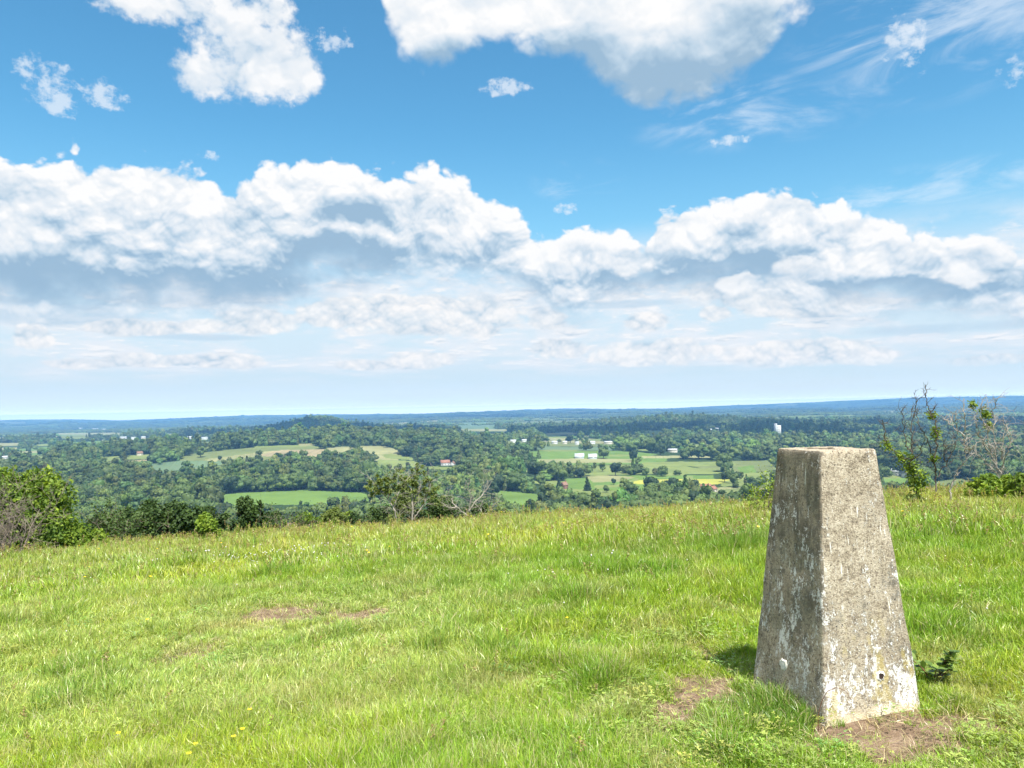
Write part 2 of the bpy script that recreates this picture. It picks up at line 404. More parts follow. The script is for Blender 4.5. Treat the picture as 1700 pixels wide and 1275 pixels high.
# ------------------------------------------------------------------ land cover: named fields as outlines in the photograph, laid on the ground
G1 = (.105, .170, .040); G2 = (.150, .185, .060); PALE = (.215, .215, .105); TAN = (.240, .200, .120); RAPE = (.29, .29, .06); BLUEG = (.105, .155, .085); DULL = (.125, .150, .058)
FIELDS = [
 (G1, [(358, 822), (420, 817), (500, 814), (600, 818), (628, 826), (634, 833), (540, 838), (450, 838), (385, 841), (370, 834)], 'bright green field below the long wood'),
 (G1, [(803, 816), (832, 815), (891, 820), (901, 828), (898, 840), (876, 843), (850, 838), (826, 828)], 'small bright green field right of the wood'),
 (G2, [(612, 772), (629, 763), (660, 764), (688, 766), (710, 773), (676, 777), (641, 779)], 'pale green field at the foot of the wooded hill'),
 (G2, [(634, 755), (650, 753), (686, 760), (684, 764), (640, 761)], 'narrow light green field under the wooded hill'),
 (G2, [(700, 774), (740, 775), (785, 778), (770, 781), (712, 779)], 'thin pale green strip beside the red roofed farm'),
 (TAN, [(423, 752), (470, 747), (543, 746), (530, 758), (460, 758), (425, 757)], 'tan stubble field on the hillside'),
 (BLUEG, [(229, 772), (303, 765), (374, 765), (366, 773), (318, 777), (268, 785), (250, 779)], 'blue green crop field on the hillside'),
 (PALE, [(339, 763), (420, 752), (455, 748), (428, 757), (350, 767)], 'long pale strip field on the hillside'),
 (TAN, [(176, 767), (243, 763), (241, 769), (180, 772)], 'small brown field on the left hillside'),
 (G2, [(170, 759), (198, 757), (200, 763), (176, 766)], 'small green field on the left hillside'),
 (G2, [(209, 757), (248, 754), (244, 762), (212, 763)], 'second small green field on the left hillside'),
 (PALE, [(-20, 736), (33, 735), (30, 740), (-20, 741)], 'pale field at the left edge'),
 (PALE, [(28, 750), (79, 747), (79, 751), (30, 753)], 'pale strip field at the far left'),
 (PALE, [(-20, 743), (27, 743), (26, 747), (-20, 748)], 'whitish strip field at the left edge'),
 (PALE, [(95, 719), (200, 718), (200, 721), (95, 722)], 'distant pale strip below the white sheds'),
 (PALE, [(891, 763), (960, 761), (1047, 762), (1048, 768), (900, 769)], 'large pale field in the middle distance'),
 (G2, [(1065, 768), (1130, 766), (1222, 768), (1222, 773), (1110, 774), (1068, 772)], 'light green field between tree rows'),
 (PALE, [(973, 791), (1010, 789), (1056, 792), (1034, 799), (985, 801)], 'pale cropped field beside the yellow field'),
 (G2, [(985, 806), (1022, 805), (1056, 794), (1062, 796), (1030, 808), (990, 812)], 'green field left of the yellow field'),
 (RAPE, [(1042, 803), (1062, 797), (1130, 795), (1213, 796), (1192, 804), (1160, 806), (1120, 803), (1070, 804)], 'yellow rapeseed field'),
 (G2, [(905, 809), (960, 812), (1096, 817), (1096, 822), (1000, 824), (930, 818)], 'light green field in front of the tree line'),
 (DULL, [(1195, 813), (1230, 810), (1262, 812), (1262, 822), (1200, 826)], 'dull green field left of the pillar'),
 (G1, [(1223, 776), (1250, 772), (1256, 784), (1232, 786)], 'small green field left of the pillar'),
 (G1, [(1464, 795), (1490, 794), (1513, 794), (1510, 807), (1470, 812)], 'green field right of the pillar'),
 (DULL, [(1540, 802), (1580, 796), (1625, 792), (1620, 806), (1590, 816), (1544, 810)], 'pale olive field behind the dead saplings'),
 (PALE, [(1660, 749), (1700, 746), (1720, 746), (1718, 750), (1664, 752)], 'pale strip at the far right'),
 (PALE, [(1268, 737), (1347, 736), (1350, 740), (1268, 740)], 'pale strip behind the pillar'),
 (G2, [(1103, 738), (1190, 738), (1190, 742), (1103, 741)], 'thin green strip in front of the shaded wood'),
 (PALE, [(905, 720), (930, 718), (962, 718), (955, 721), (908, 722)], 'far pale field in the centre'),
 (PALE, [(765, 720), (850, 719), (850, 722), (770, 723)], 'far pale strip left of centre'),
 ((.20, .15, .105), [(250, 874), (330, 869), (625, 865), (630, 872), (380, 880), (250, 888)], 'pinkish ploughed field below the slope'),
 (G2, [(1100, 785), (1135, 784), (1140, 789), (1104, 790)], 'small light field among trees'),
 (G2, [(855, 778), (905, 777), (903, 783), (860, 784)], 'small pale pasture among trees'),
 (G2, [(1010, 755), (1060, 754), (1060, 757), (1012, 758)], 'narrow pale pasture in the middle distance'),
 (G2, [(880.0, 725.56), (900.0, 724.68), (930.0, 725.12), (927.5, 727.1), (895.0, 727.21)], 'thin light green strip in the far centre'),
 (PALE, [(955.0, 723.6), (979.0, 722.8), (1015.0, 723.2), (1012.0, 725.0), (973.0, 725.1)], 'far pale strip right of the thin green one'),
 (G2, [(1065.0, 715.64), (1081.0, 714.92), (1105.0, 715.28), (1103.0, 716.9), (1077.0, 716.99)], 'tiny far green strip below the horizon hills'),
 (PALE, [(1222.0, 730.56), (1236.4, 729.68), (1258.0, 730.12), (1256.2, 732.1), (1232.8, 732.21)], 'small pale strip left of the tower block'),
 (G2, [(1120.0, 732.56), (1144.0, 731.68), (1180.0, 732.12), (1177.0, 734.1), (1138.0, 734.21)], 'narrow green strip at the foot of the shaded ridge'),
 (G2, [(798.0, 743.4), (815.6, 742.2), (842.0, 742.8), (839.8, 745.5), (811.2, 745.65)], 'light green field left of the shed row'),
 (G2, [(1050.0, 746.5), (1074.0, 745.5), (1110.0, 746.0), (1107.0, 748.25), (1068.0, 748.375)], 'light green strip left of the long low shed'),
 (PALE, [(1193.0, 744.52), (1210.6, 743.56), (1237.0, 744.04), (1234.8, 746.2), (1206.2, 746.32)], 'pale strip just left of the pillar top'),
 (G2, [(890.0, 747.4), (918.0, 746.2), (960.0, 746.8), (956.5, 749.5), (911.0, 749.65)], 'light field between the sheds and the greenhouses'),
 (PALE, [(1012.0, 741.56), (1034.4, 740.68), (1068.0, 741.12), (1065.2, 743.1), (1028.8, 743.21)], 'pale strip right of the shed row'),
 (G2, [(717.0, 751.52), (731.4, 750.56), (753.0, 751.04), (751.2, 753.2), (727.8, 753.32)], 'little green field above the red roofed farmhouse'),
 (PALE, [(575.0, 726.56), (587.0, 725.68), (605.0, 726.12), (603.5, 728.1), (584.0, 728.21)], 'pale patch on the shoulder of the wooded hill'),
 (G2, [(95.0, 726.56), (115.0, 725.68), (145.0, 726.12), (142.5, 728.1), (110.0, 728.21)], 'far green strip left of the scattered village'),
 (PALE, [(397.0, 726.6), (415.4, 725.8), (443.0, 726.2), (440.7, 728.0), (410.8, 728.1)], 'distant pale strip beyond the tan stubble field'),
 (G2, [(260.0, 721.6), (284.0, 720.8), (320.0, 721.2), (317.0, 723.0), (278.0, 723.1)], 'distant light green strip left of the knoll'),
 (G2, [(32.0, 758.4), (54.4, 757.2), (88.0, 757.8), (85.2, 760.5), (48.8, 760.65)], 'green strip field at the far left above the bush'),
 (PALE, [(115.0, 744.52), (135.0, 743.56), (165.0, 744.04), (162.5, 746.2), (130.0, 746.32)], 'pale narrow field among the left woods'),
 (G2, [(1570.0, 734.56), (1594.0, 733.68), (1630.0, 734.12), (1627.0, 736.1), (1588.0, 736.21)], 'light green strip seen through the dead saplings'),
 (G2, [(1485.0, 751.52), (1505.0, 750.56), (1535.0, 751.04), (1532.5, 753.2), (1500.0, 753.32)], 'green strip right of the pillar top'),
 (G2, [(1618.0, 767.44), (1635.6, 766.32), (1662.0, 766.88), (1659.8, 769.4), (1631.2, 769.54)], 'light green field beyond the bushy dead sapling'),
 (PALE, [(1540.0, 717.64), (1564.0, 716.92), (1600.0, 717.28), (1597.0, 718.9), (1558.0, 718.99)], 'far pale strip behind the tallest dead sapling'),
 (G2, [(680.0, 734.56), (696.0, 733.68), (720.0, 734.12), (718.0, 736.1), (692.0, 736.21)], 'small far green strip right of the wooded hill'),
 (PALE, [(610.0, 707.68), (634.0, 707.04), (670.0, 707.36), (667.0, 708.8), (628.0, 708.88)], 'very far pale strip right of the knoll'),
 (G2, [(960.0, 707.7), (992.0, 707.1), (1040.0, 707.4), (1036.0, 708.75), (984.0, 708.825)], 'very far light green strip in the centre'),
 (G2, [(420, 741), (520, 738), (522, 741), (424, 744)], 'thin green strip above the tan stubble field'),
 (PALE, [(495, 737), (520, 736), (522, 740), (498, 741)], 'small pale patch above the tan stubble field'),
 (G2, [(60, 738), (85, 736), (86, 740), (62, 741)], 'small green patch among the far left woods'),
 (PALE, [(195, 733), (246, 731), (246, 734), (198, 735)], 'pale ground by the scattered village'),
 (G2, [(300, 735), (352, 733), (352, 736), (304, 738)], 'pale green strip by the long pale building'),
 (PALE, [(760, 713), (800, 712), (842, 713), (840, 716), (765, 716)], 'far pale strip right of the knoll'),
 (G2, [(650, 716), (665, 715), (666, 718), (652, 719)], 'tiny pale field behind the wooded hill'),
 (G2, [(1290, 752), (1330, 750), (1330, 756), (1292, 757)], 'green field directly behind the pillar top'),
 (G2, [(1128, 800), (1140, 790), (1150, 790), (1150, 800)], 'green patch at the edge of the rapeseed field'),
 (G2, [(880, 799), (930, 798), (950, 803), (900, 806)], 'light pasture left of the conifers'),
 (PALE, [(1065, 757), (1180, 756), (1180, 760), (1068, 761)], 'long pale strip between the tree rows'),
 (G2, [(1135, 776), (1190, 778), (1190, 784), (1140, 784)], 'green strip between tree rows left of the pillar'),
 (PALE, [(1180, 752), (1230, 751), (1230, 755), (1182, 755)], 'narrow pale strip left of the pillar top'),
]
def in_poly(px, py, poly):
    inside = np.zeros(px.shape, bool); n = len(poly); j = n - 1
    for i in range(n):
        xi, yi = poly[i]; xj, yj = poly[j]
        c = ((yi > py) != (yj > py)) & (px < (xj - xi) * (py - yi) / (yj - yi + 1e-12) + xi)
        inside ^= c; j = i
    return inside
def field_id(px, py, d):
    out = np.full(px.shape, -1, int)
    for i, (c, poly, nm) in enumerate(FIELDS):
        p = np.array(poly)
        m = (px > p[:, 0].min()) & (px < p[:, 0].max()) & (py > p[:, 1].min()) & (py < p[:, 1].max()) & (d > 0)
        if m.any():
            r = in_poly(px[m], py[m], poly); k = np.where(m)[0] if px.ndim == 1 else None
            if k is not None: out[k[r]] = i
    return out

def cells(x, y, size, seed):
    """jittered cell pattern: distance to the cell border (m) and a random number per cell"""
    gx = np.floor(x / size); gy = np.floor(y / size)
    d1 = np.full(x.shape, 1e9); d2 = np.full(x.shape, 1e9); cid = np.zeros(x.shape); cid2 = np.zeros(x.shape)
    for i in (-1, 0, 1):
        for j in (-1, 0, 1):
            cx = gx + i; cy_ = gy + j
            ux = (cx + 0.1 + 0.8 * _hash(cx, cy_, seed)) * size; uy = (cy_ + 0.1 + 0.8 * _hash(cx, cy_, seed + 9)) * size
            d = np.hypot(x - ux, y - uy); h = _hash(cx, cy_, seed + 21); h2 = _hash(cx, cy_, seed + 33)
            nearer = d < d1
            d2 = np.where(nearer, d1, np.minimum(d2, d)); cid = np.where(nearer, h, cid); cid2 = np.where(nearer, h2, cid2); d1 = np.where(nearer, d, d1)
    return (d2 - d1) * 0.5, cid, cid2
def cover(x, y):
    """0 = open ground, 1 = woodland; border distance; colour number of the open ground"""
    az = np.arctan2(x, y); r = np.hypot(x, y)
    wx = x + (fbm(x / 300, y / 300, 41, 3) - 0.5) * 160; wy = y + (fbm(x / 300, y / 300, 51, 3) - 0.5) * 160
    b, c, c2 = cells(wx, wy, 230.0, 71)
    b_, c_, c2_ = cells(x + (wx - x) * 2.2, (y + (wy - y) * 2.2) * .7, 560.0, 171)
    fr = r > 2700
    b = np.where(fr, b_, b); c = np.where(fr, c_, c); c2 = np.where(fr, c2_, c2)
    pw = 0.78 - 0.12 * sstep(3000, 4000, r) - 0.44 * sstep(-0.02, 0.06, az) * sstep(3600, 2600, r) * sstep(0.50, 0.42, az)
    pw = pw - 0.10 * sstep(5000, 9000, r)
    pw = np.where((r < 1500) & (az < 0.02), 1.0, pw)
    pw = np.where((r > 1500) & (r < 2700) & (az < 0.03) & (az > -0.5), 0.80, pw)
    big = fbm(x / 1400, y / 1400, 61, 3)
    pw = pw + (big - 0.5) * 1.1
    pw = pw - .26 * sstep(2600, 3200, r) * sstep(7500, 6000, r) + bump2(x, y, *at_px(528, 3600), 350, 400, 1.0) + bump2(x, y, *at_px(1110, 3900), 500, 420, 1.0)
    wood = c < pw
    return wood, b, c2

# terrain mesh: one polar sheet to the horizon, its faces shared out to meadow, farmland, fields and hills
def build_ground():
    r1 = np.exp(np.arange(math.log(0.8), math.log(480), 0.016)); r2 = np.exp(np.arange(math.log(480.5), math.log(16500), 0.0062))
    rr = np.concatenate([r1, r2])
    a1 = np.linspace(-0.78, 0.78, 720); a2 = np.linspace(0.78, 2 * math.pi - 0.78, 112)[1:-1]
    aa = np.concatenate([a1, a2]); nA = len(aa); nR = len(rr)
    Rg, Ag = np.meshgrid(rr, aa, indexing='ij')
    x = (Rg * np.sin(Ag)).ravel(); y = (Rg * np.cos(Ag)).ravel()
    z = ground_z(x, y)
    px, py, dd = project(np.stack([x, y, z], -1))
    rad = np.hypot(x, y)
    wood, bd, cc = cover(x, y)
    farm = rad > 110
    pal = np.array([G1, G2, DULL, G2, PALE, G1, DULL, DULL, BLUEG, G2])
    col = pal[(cc * 9.99).astype(int)]
    col = np.where((wood | (bd < 5) | (rad < 560))[:, None], np.array((.030, .052, .018)), col)
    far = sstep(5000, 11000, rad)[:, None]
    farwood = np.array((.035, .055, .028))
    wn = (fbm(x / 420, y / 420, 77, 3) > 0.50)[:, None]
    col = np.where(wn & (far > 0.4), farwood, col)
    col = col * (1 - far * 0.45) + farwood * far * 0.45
    nz = fbm(x / 34.0, y / 34.0, 31, 3)[:, None]
    col = col * (0.85 + 0.3 * nz)
    idx = np.arange(nR * nA).reshape(nR, nA); nxt = np.roll(idx, -1, axis=1)
    F = np.stack([idx[:-1], idx[1:], nxt[1:], nxt[:-1]], -1).reshape(-1, 4)[:, ::-1]
    # field of each face (by its centre)
    cx = x[F].mean(1); cyy = y[F].mean(1); cz = z[F].mean(1)
    fpx, fpy, fd = project(np.stack([cx, cyy, cz], -1)); cr = np.hypot(cx, cyy)
    ok = (cr > 450) & (cr < 9000) & (fd > 0)
    fid = np.full(len(F), -1); k = np.where(ok)[0]
    # a face is part of a field only if that stretch of ground is in view
    fid[k] = field_id(fpx[k], fpy[k], fd[k])
    zones = np.where(cr < 110, 0, np.where(cr < 7500, 1, 2))
    return x, y, z, col, F, fid, zones
gx_, gy_, gz_, gcol, gF, gfid, gzone = build_ground()

def principled(nt, color, rough=0.8, spec=0.3, normal=None, **kw):
    p = nt.new('ShaderNodeBsdfPrincipled')
    nt.put(p.inputs['Base Color'], color); nt.put(p.inputs['Roughness'], rough); p.inputs['Specular IOR Level'].default_value = spec
    if normal is not None: nt.put(p.inputs['Normal'], normal)
    o = nt.new('ShaderNodeOutputMaterial'); nt.t.links.new(p.outputs[0], o.inputs[0])
    return p
def material(name):
    m = bpy.data.materials.new(name); m.use_nodes = True; m.node_tree.nodes.clear()
    return m, NT(m.node_tree)
def bump_node(nt, h, strength=0.5, dist=0.02):
    b = nt.new('ShaderNodeBump'); b.inputs['Strength'].default_value = strength; b.inputs['Distance'].default_value = dist
    nt.put(b.inputs['Height'], h); return b.outputs[0]
def attr(nt, name, typ='GEOMETRY', out='Color'):
    a = nt.new('ShaderNodeAttribute'); a.attribute_name = name; a.attribute_type = typ
    return S(nt.t, a.outputs[out])
def plain(name, color, rough=0.8, spec=0.3, var=0.25, scale=3.0, bump=0.0, metal=0.0):
    m, nt = material(name)
    tc = nt.new('ShaderNodeTexCoord')
    n = nt.noise(tc.outputs['Object'], scale, 5, 0.6)
    c = nt.mix(n, tuple(v * (1 - var) for v in color), tuple(min(1, v * (1 + var)) for v in color))
    p = principled(nt, c, rough, spec, bump_node(nt, n, 0.6, bump) if bump else None)
    p.inputs['Metallic'].default_value = metal
    return m

m_land, nt = material('farmland')
geo = nt.new('ShaderNodeNewGeometry')
nn = nt.noise(geo.outputs['Position'], 0.035, 6, 0.62); n2 = nt.noise(geo.outputs['Position'], 0.35, 3, 0.6)
c = nt.mix(1.0, attr(nt, 'col'), nt.ramp(nn * 0.6 + n2 * 0.4, [(0.3, (.72, .78, .8)), (0.7, (1.25, 1.18, 1.1))]), 'MULTIPLY')
principled(nt, c, 0.95, 0.05)

m_field, nt = material('farm_fields')
geo = nt.new('ShaderNodeNewGeometry'); oi = nt.new('ShaderNodeObjectInfo')
px_, py_, pz_ = nt.sep(geo.outputs['Position']); ang = S(nt.t, oi.outputs['Random']) * 3.14
ca = ang._m('COSINE'); sa = ang._m('SINE'); u_ = px_ * ca + py_ * sa; v_ = py_ * ca - px_ * sa
nn = nt.noise(geo.outputs['Position'], 0.02, 5, 0.6); n2 = nt.noise(nt.xyz(u_ * 0.30, v_ * 0.012), 1.0, 3, 0.6)
tram = (u_ * 0.42)._m('SINE').step(0.93, 0.99)
c = nt.mix(1.0, attr(nt, 'col'), nt.ramp(nn * 0.55 + n2 * 0.45, [(0.3, (.70, .76, .72)), (0.5, (1.0, 1.0, .95)), (0.7, (1.25, 1.18, 1.15))]), 'MULTIPLY')
c = nt.mix(tram * 0.35, c, (.10, .10, .05))
principled(nt, c, 0.95, 0.05)

m_meadow, nt = material('meadow_earth')
geo = nt.new('ShaderNodeNewGeometry'); pos = geo.outputs['Position']
bare = attr(nt, 'bare', out='Fac')
n1 = nt.noise(pos, 9.0, 6, 0.65); n2 = nt.noise(pos, 70.0, 4, 0.7); n3 = nt.noise(pos, 1.3, 4, 0.6)
soil = nt.ramp(n1 * 0.5 + n2 * 0.5, [(0.30, (.11, .072, .046)), (0.5, (.21, .145, .098)), (0.64, (.33, .245, .175)), (0.78, (.46, .38, .29))])
thatch = nt.ramp(n1 * 0.6 + n2 * 0.4, [(0.35, (.040, .058, .012)), (0.6, (.085, .115, .025)), (0.75, (.16, .16, .06))])
edge = (bare + (n1 - 0.5) * 0.9 + (n2 - 0.5) * 0.3).step(0.32, 0.55)
c = nt.mix(edge, thatch, soil)
principled(nt, c, 0.95, 0.1, bump_node(nt, n1 + n2 * 0.6, 0.9, 0.03))

# bare, trodden patches of the meadow: pixel, radii in metres (across, along), strength
BARE = [(470, 1020, .36, .32, 1.0), (605, 1022, .30, .26, 1.0), (345, 1082, .30, .26, .55), (400, 1050, .28, .3, .35), (1160, 1138, .22, .15, .95), (1120, 1176, .22, .14, 1.0), (1185, 1130, .16, .12, .8),
        (1155, 1082, .16, .12, .75), (1230, 1012, .22, .22, .5), (1520, 1205, .32, .15, .95), (1440, 1222, .26, .13, .95), (1600, 1255, .30, .10, .55), (1570, 1185, .18, .12, .7),
        (1150, 1217, .12, .06, .6), (1205, 1165, .12, .08, .6), (430, 935, .5, .35, .35), (160, 948, .6, .5, .45), (1490, 1262, .3, .06, .6)]
_bp = near_ground([b[0] for b in BARE], [b[1] for b in BARE])
def bare_at(x, y, both=False):
    out = np.zeros(x.shape); soft_ = np.zeros(x.shape)
    wx = x + (fbm(x * 6, y * 6, 91, 3) - 0.5) * 0.6; wy = y + (fbm(x * 6, y * 6, 95, 3) - 0.5) * 0.5
    for (bx, by), b in zip(_bp, BARE):
        d = ((wx - bx) / b[2]) ** 2 + ((wy - by + .04) / (b[3] * 1.45 + .05)) ** 2
        out = np.maximum(out, b[4] * np.clip(1.35 - d, 0, 1))
        soft_ = np.maximum(soft_, b[4] * np.exp(-.5 * d))
    return (out, soft_) if both else out

def sub_ground(name, mask, mat, **tags):
    f = gF[mask]
    used, inv = np.unique(f, return_inverse=True)
    v = np.stack([gx_[used], gy_[used], gz_[used]], -1)
    at = {'col': gcol[used]} if mat is not m_meadow else {'bare': bare_at(gx_[used], gy_[used])}
    o = link(name, mesh_np(name, v, inv.reshape(-1, 4), [mat], at, smooth=True))
    return tag(o, kind='structure', **tags)
sub_ground('meadow', gzone == 0, m_meadow, label='grassy hilltop meadow with bare trodden patches')
sub_ground('valley', (gzone == 1) & (gfid < 0), m_land, label='wide wooded valley floor below the hill')
sub_ground('hills', (gzone == 2), m_land, label='far blue wooded hills along the horizon')
for i, (c, poly, nm) in enumerate(FIELDS):
    mk = (gfid == i) & (gzone == 1)
    if mk.any():
        u = np.unique(gF[mk]); keep = gcol[u].copy()
        gcol[u] = np.array(c) * (0.82 + 0.36 * fbm(gx_[u] / 60, gy_[u] / 60, 200 + i, 3))[:, None]
        sub_ground('field', mk, m_field, label=nm)
        gcol[u] = keep

# ------------------------------------------------------------------ instancing for what nobody could count
def stuff_points(name, pts, rot, scale, idx, tint, variants, **tags):
    """one stuff object: small meshes set on points by geometry nodes"""
    me = mesh_np(name, pts, np.zeros((0, 4), int), (), {'irot': rot, 'iscale': scale, 'iidx': idx.astype(int), 'ptint': tint})
    o = link(name, me)
    g = bpy.data.node_groups.new(name + '_scatter', 'GeometryNodeTree')
    g.interface.new_socket('Geometry', in_out='INPUT', socket_type='NodeSocketGeometry')
    g.interface.new_socket('Geometry', in_out='OUTPUT', socket_type='NodeSocketGeometry')
    gi = g.nodes.new('NodeGroupInput'); go = g.nodes.new('NodeGroupOutput')
    iop = g.nodes.new('GeometryNodeInstanceOnPoints'); jn = g.nodes.new('GeometryNodeJoinGeometry')
    g.links.new(gi.outputs[0], iop.inputs['Points'])
    for v in variants:
        oi = g.nodes.new('GeometryNodeObjectInfo'); oi.transform_space = 'ORIGINAL'
        oi.inputs['Object'].default_value = v; oi.inputs['As Instance'].default_value = True
        g.links.new(oi.outputs['Geometry'], jn.inputs[0])
    g.links.new(jn.outputs[0], iop.inputs['Instance'])
    iop.inputs['Pick Instance'].default_value = True
    for nm, typ, sock in (('iidx', 'INT', 'Instance Index'), ('irot', 'FLOAT_VECTOR', 'Rotation'), ('iscale', 'FLOAT_VECTOR', 'Scale')):
        na = g.nodes.new('GeometryNodeInputNamedAttribute'); na.data_type = typ; na.inputs['Name'].default_value = nm
        src = [s_ for s_ in na.outputs if s_.enabled and s_.name == 'Attribute'][0]
        if nm == 'irot':
            er = g.nodes.new('FunctionNodeEulerToRotation'); g.links.new(src, er.inputs[0]); g.links.new(er.outputs[0], iop.inputs[sock])
        else: g.links.new(src, iop.inputs[sock])
    g.links.new(iop.outputs[0], go.inputs[0])
    md = o.modifiers.new('scatter', 'NODES'); md.node_group = g
    tag(o, kind='stuff', **tags)
    return o
def proto(name, me):                     # a mesh only ever used through its instances
    return bpy.data.objects.new(name, me)

# ------------------------------------------------------------------ foliage material: colour by tree and by leaf clump
def leaf_material(name, lo, hi, trans=0.25, tint_attr=None, rough=0.6, spec=0.25, rand=0.35, sat=1.0):
    m, nt = material(name)
    oi = nt.new('ShaderNodeObjectInfo')
    v = attr(nt, 'v', out='Fac')
    rnd = S(nt.t, oi.outputs['Random'])
    if tint_attr:
        c = attr(nt, tint_attr, 'INSTANCER')
        k = nt.ramp(v * 0.8 + rnd * 0.2, [(0.0, (lo,) * 3), (1.0, (hi,) * 3)])
        c = nt.mix(1.0, c, k, 'MULTIPLY')
    else:
        c = nt.mix((v * (1 - rand) + rnd * rand), lo, hi)
    d = nt.new('ShaderNodeBsdfPrincipled'); nt.put(d.inputs['Base Color'], c); d.inputs['Roughness'].default_value = rough
    d.inputs['Specular IOR Level'].default_value = spec
    t = nt.new('ShaderNodeBsdfTranslucent'); nt.put(t.inputs['Color'], nt.mix(1.0, c, (1.25, 1.3, 0.6), 'MULTIPLY'))
    mx = nt.new('ShaderNodeMixShader'); mx.inputs[0].default_value = trans
    nt.t.links.new(d.outputs[0], mx.inputs[1]); nt.t.links.new(t.outputs[0], mx.inputs[2])
    o = nt.new('ShaderNodeOutputMaterial'); nt.t.links.new(mx.outputs[0], o.inputs[0])
    return m
m_bark = plain('bark', (.13, .105, .08), 0.9, 0.1, 0.4, 4.0)
m_dead = plain('dead_wood', (.36, .32, .27), 0.85, 0.15, 0.4, 6.0)
m_twig = plain('grey_twigs', (.20, .165, .13), 0.85, 0.15, 0.4, 6.0)
m_treeleaf = leaf_material('tree_foliage', (.042, .076, .018), (.145, .200, .045), 0.15, rand=0.5)
m_treedark = leaf_material('dark_tree_foliage', (.014, .032, .012), (.038, .066, .018), 0.10, rand=0.45)
m_woodleaf = leaf_material('woodland_foliage', 0.55, 1.5, 0.12, 'ptint')

def quads(c, n, size, r, aspect=1.0, pointy=True):
    """diamond leaves at centres c, facing normals n"""
    N = len(c)
    t = r.normal(size=(N, 3)); t -= (t * n).sum(1, keepdims=True) * n; t /= np.linalg.norm(t, axis=1, keepdims=True) + 1e-9
    b = np.cross(n, t); s = np.asarray(size).reshape(-1, 1)
    if pointy: P = [c - t * s, c + b * s * 0.5 * aspect, c + t * s, c - b * s * 0.5 * aspect]
    else: P = [c - t * s - b * s * aspect, c + t * s - b * s * aspect, c + t * s + b * s * aspect, c - t * s + b * s * aspect]
    v = np.stack(P, 1).reshape(-1, 3)
    return v, np.arange(4 * N).reshape(N, 4)

def ico(level=1):
    import bmesh
    bm = bmesh.new(); bmesh.ops.create_icosphere(bm, subdivisions=level, radius=1.0)
    v = np.array([p.co[:] for p in bm.verts]); f = np.array([[q.index for q in p.verts] for p in bm.faces]); bm.free()
    return v, f

def tree_crown(seed, h=12.0, w=11.0, lobes=11, nleaf=700, leaf=0.62, cone=False, base=0.12):
    """a crown as many leaf clumps over an uneven set of lobes; unit metres, foot at the origin"""
    r = np.random.default_rng(seed)
    V = []; F = []; A = []; off = 0
    iv, if_ = ico(2)
    cs = []
    for i in range(lobes):
        if cone:
            t = i / (lobes - 1.0); z = h * (base + (0.93 - base) * t); rad = w * 0.5 * (1.03 - t) * 0.75 + 0.4
            a = r.uniform(0, 6.28); cs.append((math.cos(a) * rad * .25, math.sin(a) * rad * .25, z, rad * r.uniform(.85, 1.1)))
        else:
            t = r.uniform(0, 1); a = i * 2.4 + r.uniform(-.4, .4); z = h * (base + 0.22 + 0.52 * t)
            env = math.sqrt(max(0.05, 1 - ((z / h - 0.52) / 0.55) ** 2)); rr_ = w * 0.5 * env * r.uniform(.3, .66)
            cs.append((math.cos(a) * rr_, math.sin(a) * rr_, z, w * r.uniform(.19, .30)))
    if not cone: cs.append((0, 0, h * .55, w * .32)); cs.append((r.uniform(-.6, .6), r.uniform(-.6, .6), h * .8, w * .22))
    for c in cs:                                      # inner mass of each lobe
        d = 1 + 0.22 * np.sin(iv @ r.normal(size=3) * 5 + r.uniform(0, 6)) + r.normal(size=len(iv)) * 0.05
        V.append(np.array(c[:3]) + iv * (c[3] * 0.86 * d)[:, None] * (1, 1, .88)); F.append(if_ + off); off += len(iv)
        A.append(np.full(len(iv), 0.25) + r.uniform(-.1, .15))
    tri = np.concatenate(F)
    k = r.integers(0, len(cs), nleaf); C = np.array(cs)[k]
    n = r.normal(size=(nleaf, 3)); n[:, 2] += 0.35; n /= np.linalg.norm(n, axis=1, keepdims=True)
    p = C[:, :3] + n * C[:, 3:4] * r.uniform(.82, 1.12, (nleaf, 1)) * (1, 1, .9)
    nn_ = n + r.normal(size=n.shape) * 0.45; nn_ /= np.linalg.norm(nn_, axis=1, keepdims=True)
    lv, lf = quads(p, nn_, leaf * r.uniform(.5, 1.3, nleaf), r, 1.5)
    V.append(lv); A.append(np.repeat(r.uniform(0.05, 1, nleaf) * .7 + .3 * r.uniform(0, 1, len(cs))[k], 4))
    return np.concatenate(V), [tri, lf + off], np.concatenate(A)
def crown_mesh(name, mat, *a, **k):
    v, f, at = tree_crown(*a, **k)
    return mesh_np(name, v, f, [mat], {'v': at})
def tube(pts, rad, sides=5):
    pts = np.asarray(pts, float); rad = np.asarray(rad, float); n = len(pts)
    d = np.gradient(pts, axis=0); d /= np.linalg.norm(d, axis=1, keepdims=True) + 1e-9
    ref = np.array([0.3, 0.9, 0.2]); t = np.cross(d, ref); t /= np.linalg.norm(t, axis=1, keepdims=True) + 1e-9; b = np.cross(d, t)
    a = np.arange(sides) * 2 * math.pi / sides
    v = pts[:, None] + rad[:, None, None] * (np.cos(a)[None, :, None] * t[:, None] + np.sin(a)[None, :, None] * b[:, None])
    i = np.arange(n * sides).reshape(n, sides); j = np.roll(i, -1, 1)
    f = np.stack([i[:-1], j[:-1], j[1:], i[1:]], -1).reshape(-1, 4)
    return v.reshape(-1, 3), f
def join_tubes(lst):
    V = []; F = []; off = 0
    for v, f in lst: V.append(v); F.append(f + off); off += len(v)
    return np.concatenate(V), np.concatenate(F)

